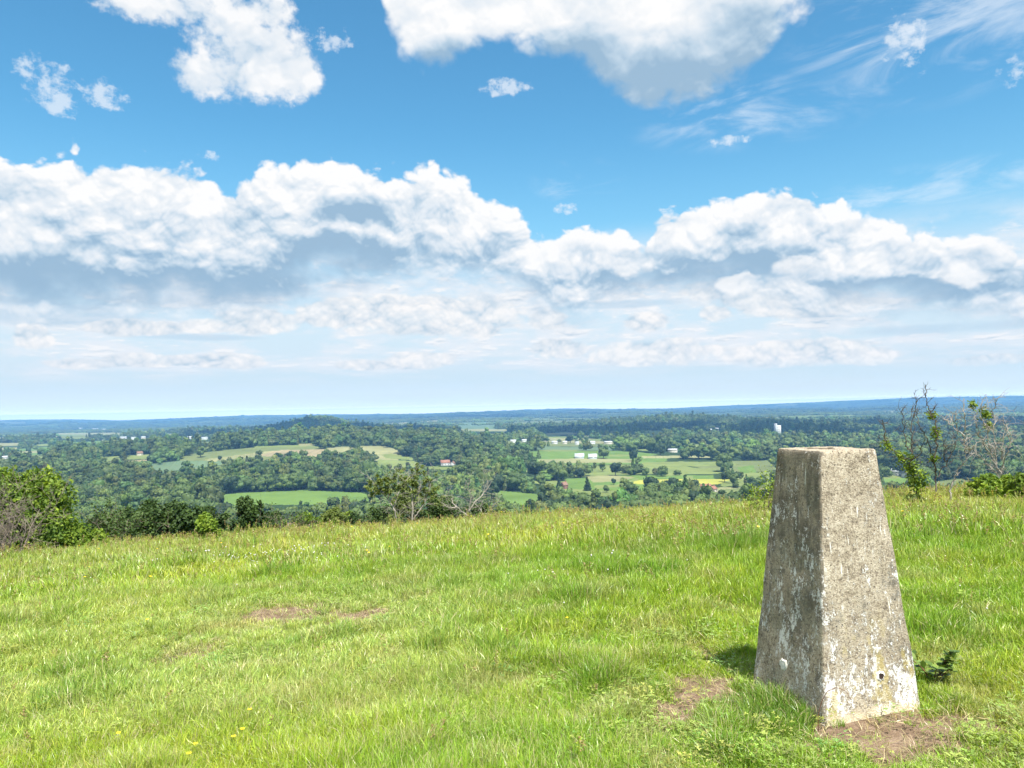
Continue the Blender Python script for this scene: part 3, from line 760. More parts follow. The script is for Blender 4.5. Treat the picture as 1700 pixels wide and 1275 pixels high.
# ------------------------------------------------------------------ trees of the valley
ROUND = [crown_mesh('crown', m_treeleaf, 10 + i, h, w, l, 760) for i, (h, w, l) in enumerate([(12, 11, 12), (13, 10, 11), (10.5, 11.5, 12), (14, 12, 14)])]
DARKR = [crown_mesh('crown', m_treedark, 30 + i, h, w, l, 760) for i, (h, w, l) in enumerate([(12, 11.5, 12), (11, 10, 10)])]
CONE = [crown_mesh('crown', m_treedark, 40 + i, 15, 9, 9, 760, cone=True) for i in range(2)]
_tv, _tf = join_tubes([tube([(0, 0, -1), (0.1, 0, 1.5), (0, .1, 3.4), (.1, 0, 6)], [.55, .42, .34, .2], 7), tube([(0, 0, 2.6), (.8, .3, 4), (1.9, .6, 5.6)], [.22, .17, .08]),
                       tube([(0, 0, 2.9), (-.7, -.4, 4.2), (-1.7, -.6, 5.8)], [.2, .15, .08]), tube([(0, 0, 3.2), (.1, -.8, 4.6), (.2, -1.6, 6)], [.18, .13, .07])])
TRUNK = mesh_np('trunk', _tv, _tf, [m_bark], smooth=True)
wood_protos = [proto('wood_tree', crown_mesh('wood_tree', m_woodleaf, 60 + i, h, w, l, 420, leaf=.75)) for i, (h, w, l) in enumerate([(12, 11, 9), (15, 9.5, 9), (9.5, 11.5, 9), (13, 13.5, 12)])]
wood_protos += [proto('wood_tree', crown_mesh('wood_tree', m_woodleaf, 70, 14, 8, 8, 420, leaf=.7, cone=True)), proto('wood_tree', crown_mesh('wood_tree', m_woodleaf, 71, 16, 7, 9, 420, leaf=.7))]
def clump_mesh(seed):
    r = np.random.default_rng(seed); V = []; F = []; A = []; off = 0
    iv, if_ = ico(2)
    for i in range(7):
        c = np.array([r.uniform(-10, 10), r.uniform(-10, 10), r.uniform(3, 6)]); s = r.uniform(5, 7.5)
        d = 1 + r.normal(size=len(iv)) * .14
        V.append(c + iv * s * d[:, None]); F.append(if_ + off); off += len(iv); A.append(np.clip(r.uniform(.1, .9) + r.normal(size=len(iv)) * .25, 0, 1))
    return mesh_np('wood_clump', np.concatenate(V), np.concatenate(F), [m_woodleaf], {'v': np.concatenate(A)})
clump_protos = [proto('wood_clump', clump_mesh(80 + i)) for i in range(4)]

def sector(r0, r1, s, azm=0.74):
    n = int(r1 / s) + 1
    gx, gy = np.meshgrid(np.arange(-int(r1 * .8 / s), int(r1 * .8 / s) + 1), np.arange(int(r0 * .6 / s), n + 1))
    x = (gx.ravel() + rng.uniform(-.48, .48, gx.size)) * s; y = (gy.ravel() + rng.uniform(-.48, .48, gx.size)) * s
    r = np.hypot(x, y); az = np.arctan2(x, y); k = (r >= r0) & (r < r1) & (np.abs(az) < azm)
    return x[k], y[k]
SEEN = [(739, 772, 15), (752, 772, 7), (937, 811, 7), (1172, 815, 18), (1184, 816, 9), (1493, 789, 20), (1505, 792, 10), (232, 756, 8), (921, 737, 12), (938, 737, 9), (958, 738, 8), (982, 737, 14), (1010, 737, 17), (852, 735, 12), (870, 734, 10),
        (1117, 751, 19), (133, 712, 8), (158, 713, 11), (172, 714, 8), (1190, 715, 7), (1180, 717, 5), (205, 729, 12), (222, 730, 9), (238, 729, 8), (315, 729, 9), (340, 730, 12), (172, 735, 5), (8, 765, 9), (962, 760, 20), (984, 761, 18), (1291, 722, 12)]
def keep_off_fields(x, y, z, h):
    """no tree stands in a named field or hides one from the hill top"""
    bad = np.zeros(len(x), bool)
    for t in (0.0, 0.35, 0.7, 0.92):
        px, py, d = project(np.stack([x, y, z + h * t], -1))
        bad |= field_id(px, py, d) >= 0
        if t in (0.35, 0.7):
            w_ = .42 * h * FPX / np.maximum(d, 1)
            bad |= (field_id(px - w_, py, d) >= 0) | (field_id(px + w_, py, d) >= 0)
    for (qx, qy, qw) in SEEN:
        bx, by, bd_ = project(np.stack([x, y, z], -1)); _, tp, _ = project(np.stack([x, y, z + h], -1)); hw = (by - tp) * .45
        bad |= (bx + hw > qx - qw * .5) & (bx - hw < qx + qw * .5) & (by > qy - 1) & (tp < qy - 1.5) & (bd_ > 0)
    # a far hedge tree may rise behind a field, but not stand inside it
    return ~bad
all_t = []
for (r0, r1, s, hh, sc0, kind) in ((560, 1500, 10.6, 12, 1.46, 0), (1500, 2900, 13.0, 12, 1.5, 0), (2900, 4600, 17.0, 12, 1.35, 0), (4600, 8200, 30, 12, 1.15, 1), (8200, 14500, 62, 12, 1.5, 1)):
    x, y = sector(r0, r1, s)
    wood, bd, cc = cover(x, y)
    az = np.arctan2(x, y)
    hedge = bd < s * 0.62
    gapn = fbm(x / 60, y / 60, 131, 2)
    k = (wood & (gapn > 0.20)) | (hedge & (_hash(np.floor(x), np.floor(y), 5) < 0.8)) | ((~wood) & (_hash(np.floor(x), np.floor(y), 15) < np.where(np.hypot(x, y) > 2600, .004, .016)))
    x, y = x[k], y[k]; z = ground_z(x, y)
    sc = sc0 * rng.uniform(.5, 1.35, len(x)) * (1 + .7 * (fbm(x / 90, y / 90, 133, 2) - .5))
    ok = keep_off_fields(x, y, z, hh * sc)
    all_t.append(np.stack([x, y, z, sc, np.full(len(x), kind)], -1)[ok])
# tree lines the photograph shows: (pixel of the foot, apparent height in pixels)
def px_row(pts, n, hpx, jit=1.5):
    pts = np.array(pts, float); t = np.linspace(0, len(pts) - 1, n); i = np.minimum(t.astype(int), len(pts) - 2); f = (t - i)[:, None]
    p = pts[i] * (1 - f) + pts[i + 1] * f
    p[:, 0] += rng.uniform(-3, 3, n); p[:, 1] += rng.uniform(-jit, jit, n)
    return p, hpx * rng.uniform(.75, 1.25, n)
rows_ = [px_row([(160, 862), (400, 858), (640, 858)], 46, 25, 3), px_row([(140, 850), (300, 846), (360, 842)], 22, 28, 5), px_row([(365, 846), (640, 846)], 18, 18, 2),
         px_row([(1040, 818), (1100, 820), (1190, 826)], 24, 24, 3), px_row([(930, 822), (1000, 832), (1100, 834)], 20, 22, 3), px_row([(1190, 812), (1220, 808)], 7, 18),
         px_row([(1062, 806), (1100, 804), (1130, 806)], 8, 18, 1), px_row([(880, 786), (1000, 782), (1060, 786)], 26, 16, 2), px_row([(895, 775), (1040, 775)], 18, 13, 2),
         px_row([(1060, 790), (1150, 788), (1240, 790)], 26, 15, 2), px_row([(440, 767), (500, 768)], 9, 17, 1), px_row([(180, 774), (290, 772)], 9, 10), px_row([(1190, 812), (1270, 806)], 8, 14),
         px_row([(900, 848), (1010, 842), (1180, 836)], 24, 20, 3), px_row([(342, 769), (425, 758)], 22, 4, .6), px_row([(1062, 776), (1220, 776)], 20, 12, 1), px_row([(1190, 802), (1260, 798)], 8, 16), px_row([(905, 832), (1100, 836)], 16, 18, 3), px_row([(1480, 815), (1540, 812), (1700, 800)], 16, 18), px_row([(1464, 792), (1700, 786)], 22, 14, 3)]
rp = np.concatenate([r_[0] for r_ in rows_]); rh = np.concatenate([r_[1] for r_ in rows_])
rg = pixel_ground(rp[:, 0], rp[:, 1]); rz = ground_z(rg[:, 0], rg[:, 1]); rd = np.hypot(rg[:, 0], rg[:, 1])
rs = np.clip(rh / FPX * rd / 12.0, .4, 1.6)
all_t.append(np.stack([rg[:, 0], rg[:, 1], rz, rs, np.zeros(len(rg))], -1)[keep_off_fields(rg[:, 0], rg[:, 1], rz + 4, 9 * rs)])
T = np.concatenate(all_t)
tx, ty, td = project(T[:, :3]); _, tt, _ = project(T[:, :3] + np.stack([0 * T[:, 0], 0 * T[:, 0], T[:, 3] * 12], -1))
# skyline of the meadow, to know which trees can be seen over it
def crest_y(px):
    px = np.atleast_1d(px); d = ray_dir(px, np.full(len(px), 800.0)); a = np.arctan2(d[:, 0], d[:, 1])
    r = np.linspace(3, 110, 160)[None]; x = np.sin(a)[:, None] * r; y = np.cos(a)[:, None] * r
    _, py, _ = project(np.stack([x, y, meadow_z(x, y) + 0.15], -1)); return py.min(1)
cg = np.linspace(-60, 1760, 300); crest = np.interp(tx, cg, crest_y(cg))
buf = np.zeros((1275 // 2, 1700 // 2), bool)
order = np.argsort(td); score = np.zeros(len(T)); hpx = ty - tt
for i in order:
    if td[i] > 3000: break
    if tx[i] < 3 or tx[i] > 1697 or T[i, 4] == 1: continue
    w = hpx[i] * .42
    x0, x1 = int(max(0, tx[i] - w) / 2), int(min(1699, tx[i] + w) / 2) + 1
    y0, y1 = int(tt[i] / 2), int(min(ty[i], crest[i]) / 2) + 1
    if y1 <= y0: continue
    reg = buf[y0:y1, x0:x1]
    free = (~reg).sum(); score[i] = free; reg[:] = True
top = np.argsort(-score)[:262]
ind = np.zeros(len(T), bool); ind[top] = True
R_ = T[~ind]
r_all = np.hypot(R_[:, 0], R_[:, 1])
patch = fbm(R_[:, 0] / 260, R_[:, 1] / 260, 141, 3)
tint = np.array((.088, .130, .030)) * (0.45 + 1.2 * patch)[:, None] * rng.uniform(.66, 1.42, (len(R_), 1)) * (1 + rng.normal(size=(len(R_), 3)) * (.12, .04, .12))
for kind, nm, lab, pr, base in ((0, 'woodland', 'dense broadleaf woods and hedgerow trees across the valley', wood_protos, 12), (1, 'woodland', 'far woods merging into a blue green band below the hills', clump_protos, 12)):
    k = R_[:, 4] == kind
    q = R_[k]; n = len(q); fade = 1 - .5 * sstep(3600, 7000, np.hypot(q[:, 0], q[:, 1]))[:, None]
    rot = np.stack([np.zeros(n), np.zeros(n), rng.uniform(0, 6.28, n)], -1)
    scl = q[:, 3:4] * np.concatenate([rng.uniform(.7, 1.35, (n, 2)), rng.uniform(.7, 1.3, (n, 1)) if kind == 0 else rng.uniform(.6, .95, (n, 1))], 1)
    stuff_points(nm, q[:, :3] - (0, 0, .6), rot, scl, rng.choice(len(pr), n, p=[.24, .22, .24, .22, .04, .04] if len(pr) == 6 else [.25] * 4), tint[k] * fade, pr, label=lab, cat='woodland')
print('trees', len(T), 'individual', ind.sum())
WHERE = [  # (name of the place, test on pixels, wording)
 ('green broadleaf tree in the belt in front of the bright green field', lambda x, y: (x < 660) & (y > 842)),
 ('green broadleaf tree of the long wood behind the bright green field', lambda x, y: (x < 660) & (y > 800)),
 ('green broadleaf tree on the slope between the long wood and the hillside fields', lambda x, y: (x < 660) & (y > 770)),
 ('green tree among the hillside fields left of the wooded hill', lambda x, y: x < 660),
 ('green broadleaf tree of the wood between the two bright green fields', lambda x, y: (x < 830) & (y > 790)),
 ('green tree near the red roofed farm in the middle distance', lambda x, y: x < 880),
 ('hedgerow tree just beyond the grassy crest left of the pillar', lambda x, y: (x < 1290) & (y > 825)),
 ('hedgerow tree near the yellow rapeseed field', lambda x, y: (x < 1290) & (y > 785)),
 ('hedgerow tree among the pale fields beyond the yellow field', lambda x, y: x < 1290),
 ('valley tree seen beyond the dead saplings on the right', lambda x, y: x > 0)]
used_txt = {}
ii = np.where(ind)[0]; ii = ii[np.argsort(-score[ii])]
for n, i in enumerate(ii):
    x, y, z, s, _ = T[i]
    dark = rng.random() < .22
    me = DARKR[rng.integers(0, 2)] if dark else ROUND[rng.integers(0, 4)]
    w = next(k for k, (a, b) in enumerate(WHERE) if b(tx[i], ty[i]))
    o = bpy.data.objects.new('tree', None); COL.objects.link(o)
    o.location = (x, y, z - .4); o.rotation_euler = (0, 0, rng.uniform(0, 6.28)); o.scale = (s * rng.uniform(.9, 1.15), s * rng.uniform(.9, 1.15), s)
    link('crown', me, o); link('trunk', TRUNK, o)
    lab = WHERE[w][0].replace('green', 'dark green', 1) if dark and w < 6 else (('dark ' if dark else '') + WHERE[w][0])
    tag(o, lab, 'tree', lab)
# notable single trees: foot pixel, height px, kind, label
NOTABLE = [(553, 853, 27, 'd', 'dark round tree standing alone in front of the bright green field'), (605, 852, 22, 'd', 'wide low dark tree right of the dark round one below the green field'),
 (975, 815, 24, 'c', 'pointed dark conifer beside the pale cropped field'), (928, 813, 20, 'c', 'pointed conifer by the red brick house in the valley'),
 (1019, 805, 11, 'd', 'small round tree on the edge of the pale cropped field'), (1007, 817, 12, 'r', 'small bushy tree below the pale cropped field'),
 (882, 842, 14, 'd', 'single small tree inside the small bright green field'), (677, 775, 8, 'd', 'small dark tree at the top edge of the pale green field'),
 (249, 767, 10, 'd', 'leftmost dark tree by the small brown hillside field'), (268, 767, 7, 'd', 'low dark tree second from the left beside the brown hillside field'), (282, 766, 12, 'd', 'dark tree between the brown field and the blue green crop'),
 (365, 764, 7, 'd', 'tiny lone dark tree on the hedge of the long pale strip field'), (459, 764, 12, 'd', 'leftmost dark round tree in front of the tan stubble field'),
 (482, 765, 16, 'd', 'largest dark round tree in front of the tan stubble field'), (495, 766, 13, 'd', 'dark round tree just right of the largest one below the tan field'), (212, 758, 8, 'r', 'small tree beside the second small green hillside field'),
 (905, 850, 30, 'd', 'dark bushy tree right of the small bright green field'), (880, 790, 14, 'r', 'round tree at the corner of the pale pasture'), (1115, 826, 33, 'd', 'tall dark round tree in the row before the yellow field'),
 (1082, 822, 30, 'd', 'broad dark tree at the left end of the row before the yellow field'), (1150, 822, 26, 'd', 'dark domed tree in the row right of centre below the yellow field')]
g_ = pixel_ground([t[0] for t in NOTABLE], [t[1] for t in NOTABLE])
for (gx0, gy0), (a, b, hp, kd, lab) in zip(g_, NOTABLE):
    d = math.hypot(gx0, gy0); s = hp / FPX * d / (15.0 if kd == 'c' else 12.0)
    me = {'d': DARKR, 'c': CONE, 'r': ROUND}[kd][rng.integers(0, 2)]
    o = bpy.data.objects.new('conifer_tree' if kd == 'c' else 'tree', None); COL.objects.link(o)
    o.location = (gx0, gy0, float(ground_z(np.array(gx0), np.array(gy0))) - .3); o.scale = (s, s, s); o.rotation_euler = (0, 0, rng.uniform(0, 6))
    link('crown', me, o); link('trunk', TRUNK, o); tag(o, lab, 'tree')

# ------------------------------------------------------------------ the concrete pillar
PX, PY, PROT = 1.735, 4.315, math.radians(162.5)         # centre; azimuth its sunlit right face looks to
PZ = -1.655; PH = 1.40; PBW, PTW = 0.648, 0.364
def smoothnoise3(v, s, seed):
    return (vnoise(v[:, 0] * s + v[:, 2] * s * .7, v[:, 1] * s - v[:, 2] * s * .6, seed) + vnoise(v[:, 2] * s, v[:, 0] * s + v[:, 1] * s, seed + 1) - 1)
def build_pillar():
    import bmesh
    m, nt = material('weathered_concrete')
    tc = nt.new('ShaderNodeTexCoord'); ob = tc.outputs['Object']
    X, Y, Z = nt.sep(ob)
    geo = nt.new('ShaderNodeNewGeometry')
    leftf = attr(nt, 'leftface', out='Fac')
    big = nt.noise(ob, 3.2, 4, 0.6); mid = nt.noise(ob, 14, 5, 0.65); fin = nt.noise(ob, 85, 4, 0.7); grit = nt.voro(ob, 150, 0, dim='3D')
    strk = nt.noise(nt.xyz(X * 26.0, Y * 26.0, Z * 1.3), 1.0, 4, 0.6)
    strk2 = nt.noise(nt.xyz(X * 60.0 + 5.0, Y * 60.0, Z * 2.2), 1.0, 3, 0.6)
    base = nt.ramp(fin * 0.55 + mid * 0.45, [(0.36, (.115, .092, .068)), (0.45, (.255, .210, .150)), (0.52, (.375, .318, .235)), (0.60, (.50, .435, .335)), (0.72, (.72, .66, .55))])
    # aggregate grains
    base = nt.mix((1.0 - grit * 130.0 * 0.01).step(0.75, 0.95) * 0.35, base, (.50, .45, .36))
    base = nt.mix(fin.step(0.44, 0.34) * 0.7, base, (.075, .062, .05))
    sp = nt.noise(ob, 48, 3, 0.7)
    base = nt.mix(sp.step(0.60, 0.68) * 0.45, base, (.09, .075, .06))
    # dark algae: heavy on the shaded face, streaky, drifting to the lower right on the sunny one
    t = Z / PH
    am = leftf * (0.38 + (t - 0.5) * 0.35) + (1.0 - leftf) * ((t.step(0.55, 0.25) * t.step(0.05, 0.22)) * 0.34 + 0.02 + X * 0.5) + (strk - 0.5) * 1.1 + (mid - 0.5) * 2.2 + (big - 0.5) * 1.6 + (fin - 0.5) * 2.0
    base = nt.mix(am.step(0.30, 0.66) * 0.80, base, nt.ramp(fin, [(0.35, (.035, .032, .026)), (0.6, (.10, .090, .070)), (0.75, (.22, .20, .17))]))
    # pale lime and lichen: flakes thicker towards the foot, thin vertical runs higher up
    low = t.step(0.62, 0.05)
    wl = nt.noise(nt.xyz(X, Y, Z * 0.6), 52, 6, 0.75); wl2 = nt.noise(ob, 110, 4, 0.7)
    cl = nt.noise(nt.xyz(X + 3.0, Y, Z * 0.7), 11, 4, 0.6)
    low = low * (1.0 - leftf * 0.45)
    wh = (wl - 0.5) * 3.0 + (wl2 - 0.5) * 2.2 + (cl - 0.5) * 2.6 + low * 0.62 + (big - 0.5) * 1.2 + (strk - 0.5) * 1.3 - 0.34 + leftf * (0.26 - (t - 0.5)._m('ABSOLUTE') * 0.6)
    base = nt.mix(wh.step(0.14, 0.40) * 0.92, base, nt.ramp(fin, [(0.3, (.55, .52, .47)), (0.6, (.78, .76, .71))]))
    run = strk2.step(0.60, 0.68) * nt.noise(nt.xyz(X * 3, Y * 3, Z * 6), 1.0, 3, 0.6).step(0.5, 0.62)
    base = nt.mix(run * 0.8, base, (.72, .69, .62))
    # ochre lichen
    oc = nt.noise(nt.xyz(X * 1.6, Y * 1.6, Z * 0.6), 6.0, 4, 0.6)
    base = nt.mix((oc + (mid - 0.5) * 0.5).step(0.54, 0.64) * t.step(0.45, 0.2) * (1.0 - leftf) * 0.6, base, (.42, .33, .11))
    # rusty-brown lichen near the top, buff rim at the foot
    base = nt.mix((mid + (big - 0.5)).step(0.58, 0.75) * t.step(0.72, 1.0) * 0.5, base, (.30, .20, .10))
    base = nt.mix((t + (mid - 0.5) * 0.12).step(0.075, 0.03) * (1.0 - leftf) * 0.8, base, (.66, .56, .38))
    pit = nt.voro(ob, 26, 0, dim='3D'); pitm = (pit + (fin - 0.5) * 0.1).step(0.14, 0.07) * mid.step(0.5, 0.6)
    base = nt.mix(pitm * 0.85, base, (.03, .025, .02))
    h = fin * 0.5 + mid * 0.5 + wh.step(0.14, 0.4) * 0.25 - pitm * 1.2 + grit * 0.4
    principled(nt, base, 0.92, 0.15, bump_node(nt, h, 0.9, 0.006))
    bm = bmesh.new()
    bmesh.ops.create_cube(bm, size=1.0)
    bmesh.ops.bevel(bm, geom=list(bm.edges), offset=0.03, segments=3, profile=0.6, affect='EDGES')
    for _ in range(6):
        long = [e for e in bm.edges if e.calc_length() > 0.07]
        if not long: break
        bmesh.ops.subdivide_edges(bm, edges=long, cuts=1, use_grid_fill=True)
    bmesh.ops.triangulate(bm, faces=[f for f in bm.faces if len(f.verts) > 4])
    v = np.array([q.co[:] for q in bm.verts]); f = [[q.index for q in p.verts] for p in bm.faces]; bm.free()
    t = v[:, 2] + 0.5
    w = (PBW + (PTW - PBW) * t)
    p = np.stack([v[:, 0] * w, v[:, 1] * w, t * (PH + .12) - .12], -1)
    d = smoothnoise3(p, 9, 5) * 0.005 + smoothnoise3(p, 34, 8) * 0.0025
    chip = np.clip(np.abs(v[:, 0]) + np.abs(v[:, 1]) - 0.93, 0, 1) * 9 * np.clip(vnoise(p[:, 2] * 16, p[:, 0] * 3, 71) - .62, 0, 1) * 0.05
    nrm = v / np.linalg.norm(v, axis=1, keepdims=True)
    p = p + nrm * (d - chip)[:, None]
    t4 = np.array([q for q in f if len(q) == 4]); t3 = np.array([q for q in f if len(q) == 3])
    root = bpy.data.objects.new('survey_pillar', None); COL.objects.link(root)
    # local -y looks to the azimuth PROT, local -x is the left (shaded) face
    root.location = (PX, PY, PZ); root.rotation_euler = (0, 0, math.pi - PROT)
    lf = (v[:, 0] < -0.47).astype(float)
    link('body', mesh_np('body', p, [a for a in (t4, t3) if len(a)], [m], {'leftface': lf}, smooth=True), root)
    # footing that shows where the soil has worn away
    m2 = plain('buff_footing_concrete', (.46, .39, .27), 0.95, 0.1, 0.5, 22.0, 0.01)
    q = ico(4)[0]; qf = ico(4)[1]
    c = np.clip(q * 1.5, -1, 1) * (0.322, 0.330, 0.06) + (0.024, -0.020, -0.038)
    c = c + (smoothnoise3(c, 12, 21) * 0.010)[:, None] * np.sign(q) * (1, 1, .6) + (smoothnoise3(c, 45, 25) * 0.004)[:, None] * q
    link('footing', mesh_np('footing', c, qf, [m2], smooth=True), root)
    # sight holes with their plugs, on the two faces in view, low down
    m3 = plain('lime_mortar', (.68, .65, .58), 0.9, 0.1, 0.3, 40.0, 0.004); m4 = plain('rusty_plug', (.035, .022, .016), 0.8, 0.2, 0.5, 60.0)
    def sight(face, zz, off, rr, hole=True):
        h = (PBW + (PTW - PBW) * ((zz + .12) / (PH + .12))) / 2
        a = np.linspace(0, 2 * math.pi, 25)[:-1]; rv = np.random.default_rng(int(zz * 1000 + face))
        rad = rr * (1 + rv.normal(size=24) * .12)
        def put(u, w_, out):
            u = np.asarray(u); w_ = np.asarray(w_); out = np.asarray(out)
            tilt = (PBW - PTW) / 2 / (PH + .12)
            o_ = h + out - (w_) * tilt
            return np.stack([u + off, -o_, w_ + zz], -1) if face == 0 else np.stack([-o_, -u + off, w_ + zz], -1)
        ring = [put(np.cos(a) * rad * k, np.sin(a) * rad * k * 1.1, np.full(24, o)) for k, o in ((1.9, -.004), (1.35, .004), (1.0, .006), (.92, .004))]
        V = np.concatenate(ring); i = np.arange(96).reshape(4, 24); j = np.roll(i, -1, 1)
        F = np.stack([i[:-1], j[:-1], j[1:], i[1:]], -1).reshape(-1, 4)
        if face == 1: F = F[:, ::-1]
        s_ = link('sight_hole', mesh_np('sight_hole', V, F, [m3], smooth=True), root)
        ctr = put([0.0], [0.0], [.003 if hole else .009]); pl = put(np.cos(a) * rad * .99, np.sin(a) * rad * 1.07, np.full(24, .0065 if hole else .004))
        V2 = np.concatenate([pl, ctr]); F2 = np.array([(k, (k + 1) % 24, 24) for k in range(24)])
        if face == 1: F2 = F2[:, ::-1]
        link('plug', mesh_np('plug', V2, F2, [m4 if hole else m3], smooth=True), s_)
    sight(0, 0.235, 0.058, 0.015); sight(1, 0.235, 0.035, 0.018, hole=False)
    # top plate: a worn ring with three arms, almost flush
    m5 = plain('dull_brass', (.16, .13, .09), 0.6, 0.4, 0.4, 30.0, metal=0.6)
    parts = []
    a = np.linspace(0, 2 * math.pi, 33)
    parts.append(tube(np.stack([np.cos(a) * .032, np.sin(a) * .032, np.full(33, PH - .001)], -1), np.full(33, .004), 6))
    for k in range(3):
        b = k * 2.094 + .4
        parts.append(tube([(math.cos(b) * .03, math.sin(b) * .03, PH), (math.cos(b) * .085, math.sin(b) * .085, PH), (math.cos(b) * .095, math.sin(b) * .095, PH - .003)], [.005, .005, .004], 6))
    V, F = join_tubes(parts)
    link('top_plate', mesh_np('top_plate', V, F, [m5], smooth=True), root)
    tag(root, 'tapered weathered concrete survey pillar standing on the trodden grass', 'pillar')
build_pillar()

# ------------------------------------------------------------------ grass and meadow plants
def grass_material():
    m, nt = material('grass_blades')
    v = attr(nt, 'v', out='Fac'); hf = attr(nt, 'hf', out='Fac'); tintc = attr(nt, 'ptint', 'INSTANCER')
    c = nt.mix(1.0, tintc, nt.ramp(v, [(0.0, (.55, .62, .6)), (0.5, (.98, 1.0, .9)), (0.86, (1.35, 1.25, 1.25)), (0.90, (1.35, 1.2, 1.3))]), 'MULTIPLY')
    c = nt.mix(v.step(0.90, 0.91), c, (.50, .44, .24))
    c = nt.mix(hf.step(0.25, 0.0) * 0.4, c, (.20, .20, .08))          # pale, strawy blade feet
    c = nt.mix(hf.step(1.5, 1.6), c, (.36, .25, .12))                  # seed heads
    d = nt.new('ShaderNodeBsdfPrincipled'); nt.put(d.inputs['Base Color'], c); d.inputs['Roughness'].default_value = 0.36
    d.inputs['Specular IOR Level'].default_value = 0.5
    t = nt.new('ShaderNodeBsdfTranslucent'); nt.put(t.inputs['Color'], nt.mix(1.0, c, (1.3, 1.25, .55), 'MULTIPLY'))
    mx = nt.new('ShaderNodeMixShader'); mx.inputs[0].default_value = 0.30
    nt.t.links.new(d.outputs[0], mx.inputs[1]); nt.t.links.new(t.outputs[0], mx.inputs[2])
    o = nt.new('ShaderNodeOutputMaterial'); nt.t.links.new(mx.outputs[0], o.inputs[0])
    return m
m_grass = grass_material()
m_weed = leaf_material('broad_weed_leaves', .6, 1.5, 0.25, 'ptint', rough=.5, spec=.3)
m_white = plain('white_petals', (.58, .56, .50), 0.8, 0.1, 0.15, 200.0)
m_yellow = plain('yellow_petals', (.80, .56, .02), 0.5, 0.3, 0.1, 100.0)

def tuft(seed, n, R, h0, h1, w, curl=1.0, stems=0):
    r = np.random.default_rng(seed)
    a = r.uniform(0, 6.28, n); q = R * np.sqrt(r.uniform(0, 1, n)); root = np.stack([np.cos(a) * q, np.sin(a) * q, np.full(n, -.01)], -1)
    h = r.uniform(h0, h1, n); la = a + r.normal(size=n) * .9
    lean = np.abs(r.normal(.30, .28, n)) * curl; ld = np.stack([np.cos(la), np.sin(la), 0 * la], -1)
    side = np.stack([-np.sin(la), np.cos(la), 0 * la], -1)
    yaw = r.uniform(-1.2, 1.2, n)[:, None]; side = side * np.cos(yaw) + ld * np.sin(yaw)
    L = [0, .34, .68, 1.0]; wd = [1.0, .95, .66, .06]
    rows = []
    for t, k in zip(L, wd):
        bend = lean * (0.35 * t + 0.9 * t * t)
        p = root + ld * (h * np.sin(np.minimum(bend, 1.5)) * t)[:, None]; p[:, 2] += h * t * np.cos(np.minimum(bend * .8, 1.35))
        ww = (w * r.uniform(.7, 1.3, n) if t == 0 else ww0)
        if t == 0: ww0 = ww
        rows.append((p - side * (ww0 * k * .5)[:, None], p + side * (ww0 * k * .5)[:, None]))
    V = np.stack([c for rw in rows for c in rw], 1).reshape(-1, 3)
    b = np.arange(n)[:, None] * 8
    F = np.concatenate([b + np.array([[2 * i, 2 * i + 1, 2 * i + 3, 2 * i + 2]]) for i in range(3)])
    vv = np.repeat(r.uniform(0, 1, n), 8); hf = np.tile(np.repeat(L, 2), n)
    Fs = [F]; Vs = [V]; A = [vv]; H = [hf]; off = len(V)
    for s in range(stems):                                # seed stalks with a ragged head
        a = r.uniform(0, 6.28); hh = h1 * r.uniform(1.15, 1.7); dx, dy = math.cos(a) * hh * .16, math.sin(a) * hh * .16
        tv, tf = tube([(0, 0, 0), (dx * .3, dy * .3, hh * .5), (dx, dy, hh)], [.0016, .0012, .0008], 3)
        Vs.append(tv); Fs.append(tf + off); A.append(np.full(len(tv), .80)); H.append(np.full(len(tv), .6)); off += len(tv)
        k = 16; tt_ = r.uniform(.74, 1.04, k); c = np.stack([dx * tt_, dy * tt_, hh * tt_], -1) + r.normal(size=(k, 3)) * (.006, .006, .003)
        nn_ = r.normal(size=(k, 3)); nn_ /= np.linalg.norm(nn_, axis=1, keepdims=True)
        qv, qf = quads(c, nn_, np.full(k, .009), r, .8)
        Vs.append(qv); Fs.append(qf + off); A.append(np.full(len(qv), .5)); H.append(np.full(len(qv), 2.0 if s % 2 == 0 else .8)); off += len(qv)
    return mesh_np('tuft', np.concatenate(Vs), np.concatenate(Fs), [m_grass], {'v': np.concatenate(A), 'hf': np.concatenate(H)})
def rosette(seed, n, L, wid, lift=.35):
    """broad basal leaves: plantain, dandelion, clover"""
    r = np.random.default_rng(seed); V = []; F = []; A = []
    for i in range(n):
        a = r.uniform(0, 6.28); l = L * r.uniform(.6, 1.15); w = wid * r.uniform(.7, 1.2); rise = lift * r.uniform(.3, 1.3)
        d = np.array([math.cos(a), math.sin(a), 0]); s = np.array([-d[1], d[0], 0]); o = d * r.uniform(0, .02) + r.normal(size=3) * (.012, .012, 0)
        t = np.array([0, .25, .5, .75, 1.0]); ww = np.array([.15, .8, 1.0, .75, .05]) * w * .5
        zz = l * rise * np.sin(t * 2.2) + .008; c = o + d * (l * t)[:, None] + np.array([0, 0, 1.]) * zz[:, None]
        jag = 1 + r.normal(size=5) * .18
        le = c - s * (ww * jag)[:, None] + np.array([0, 0, 1.]) * (ww * .3)[:, None]; ri = c + s * (ww * jag)[:, None] + np.array([0, 0, 1.]) * (ww * .3)[:, None]
        b = len(V) * 15; V.append(np.concatenate([le, c, ri])); A.append(np.full(15, r.uniform(0, 1)))
        for k in range(4): F += [(b + k, b + 5 + k, b + 6 + k, b + k + 1), (b + 5 + k, b + 10 + k, b + 11 + k, b + 6 + k)]
    return mesh_np('rosette', np.concatenate(V), np.array(F), [m_weed], {'v': np.concatenate(A)}, smooth=True)
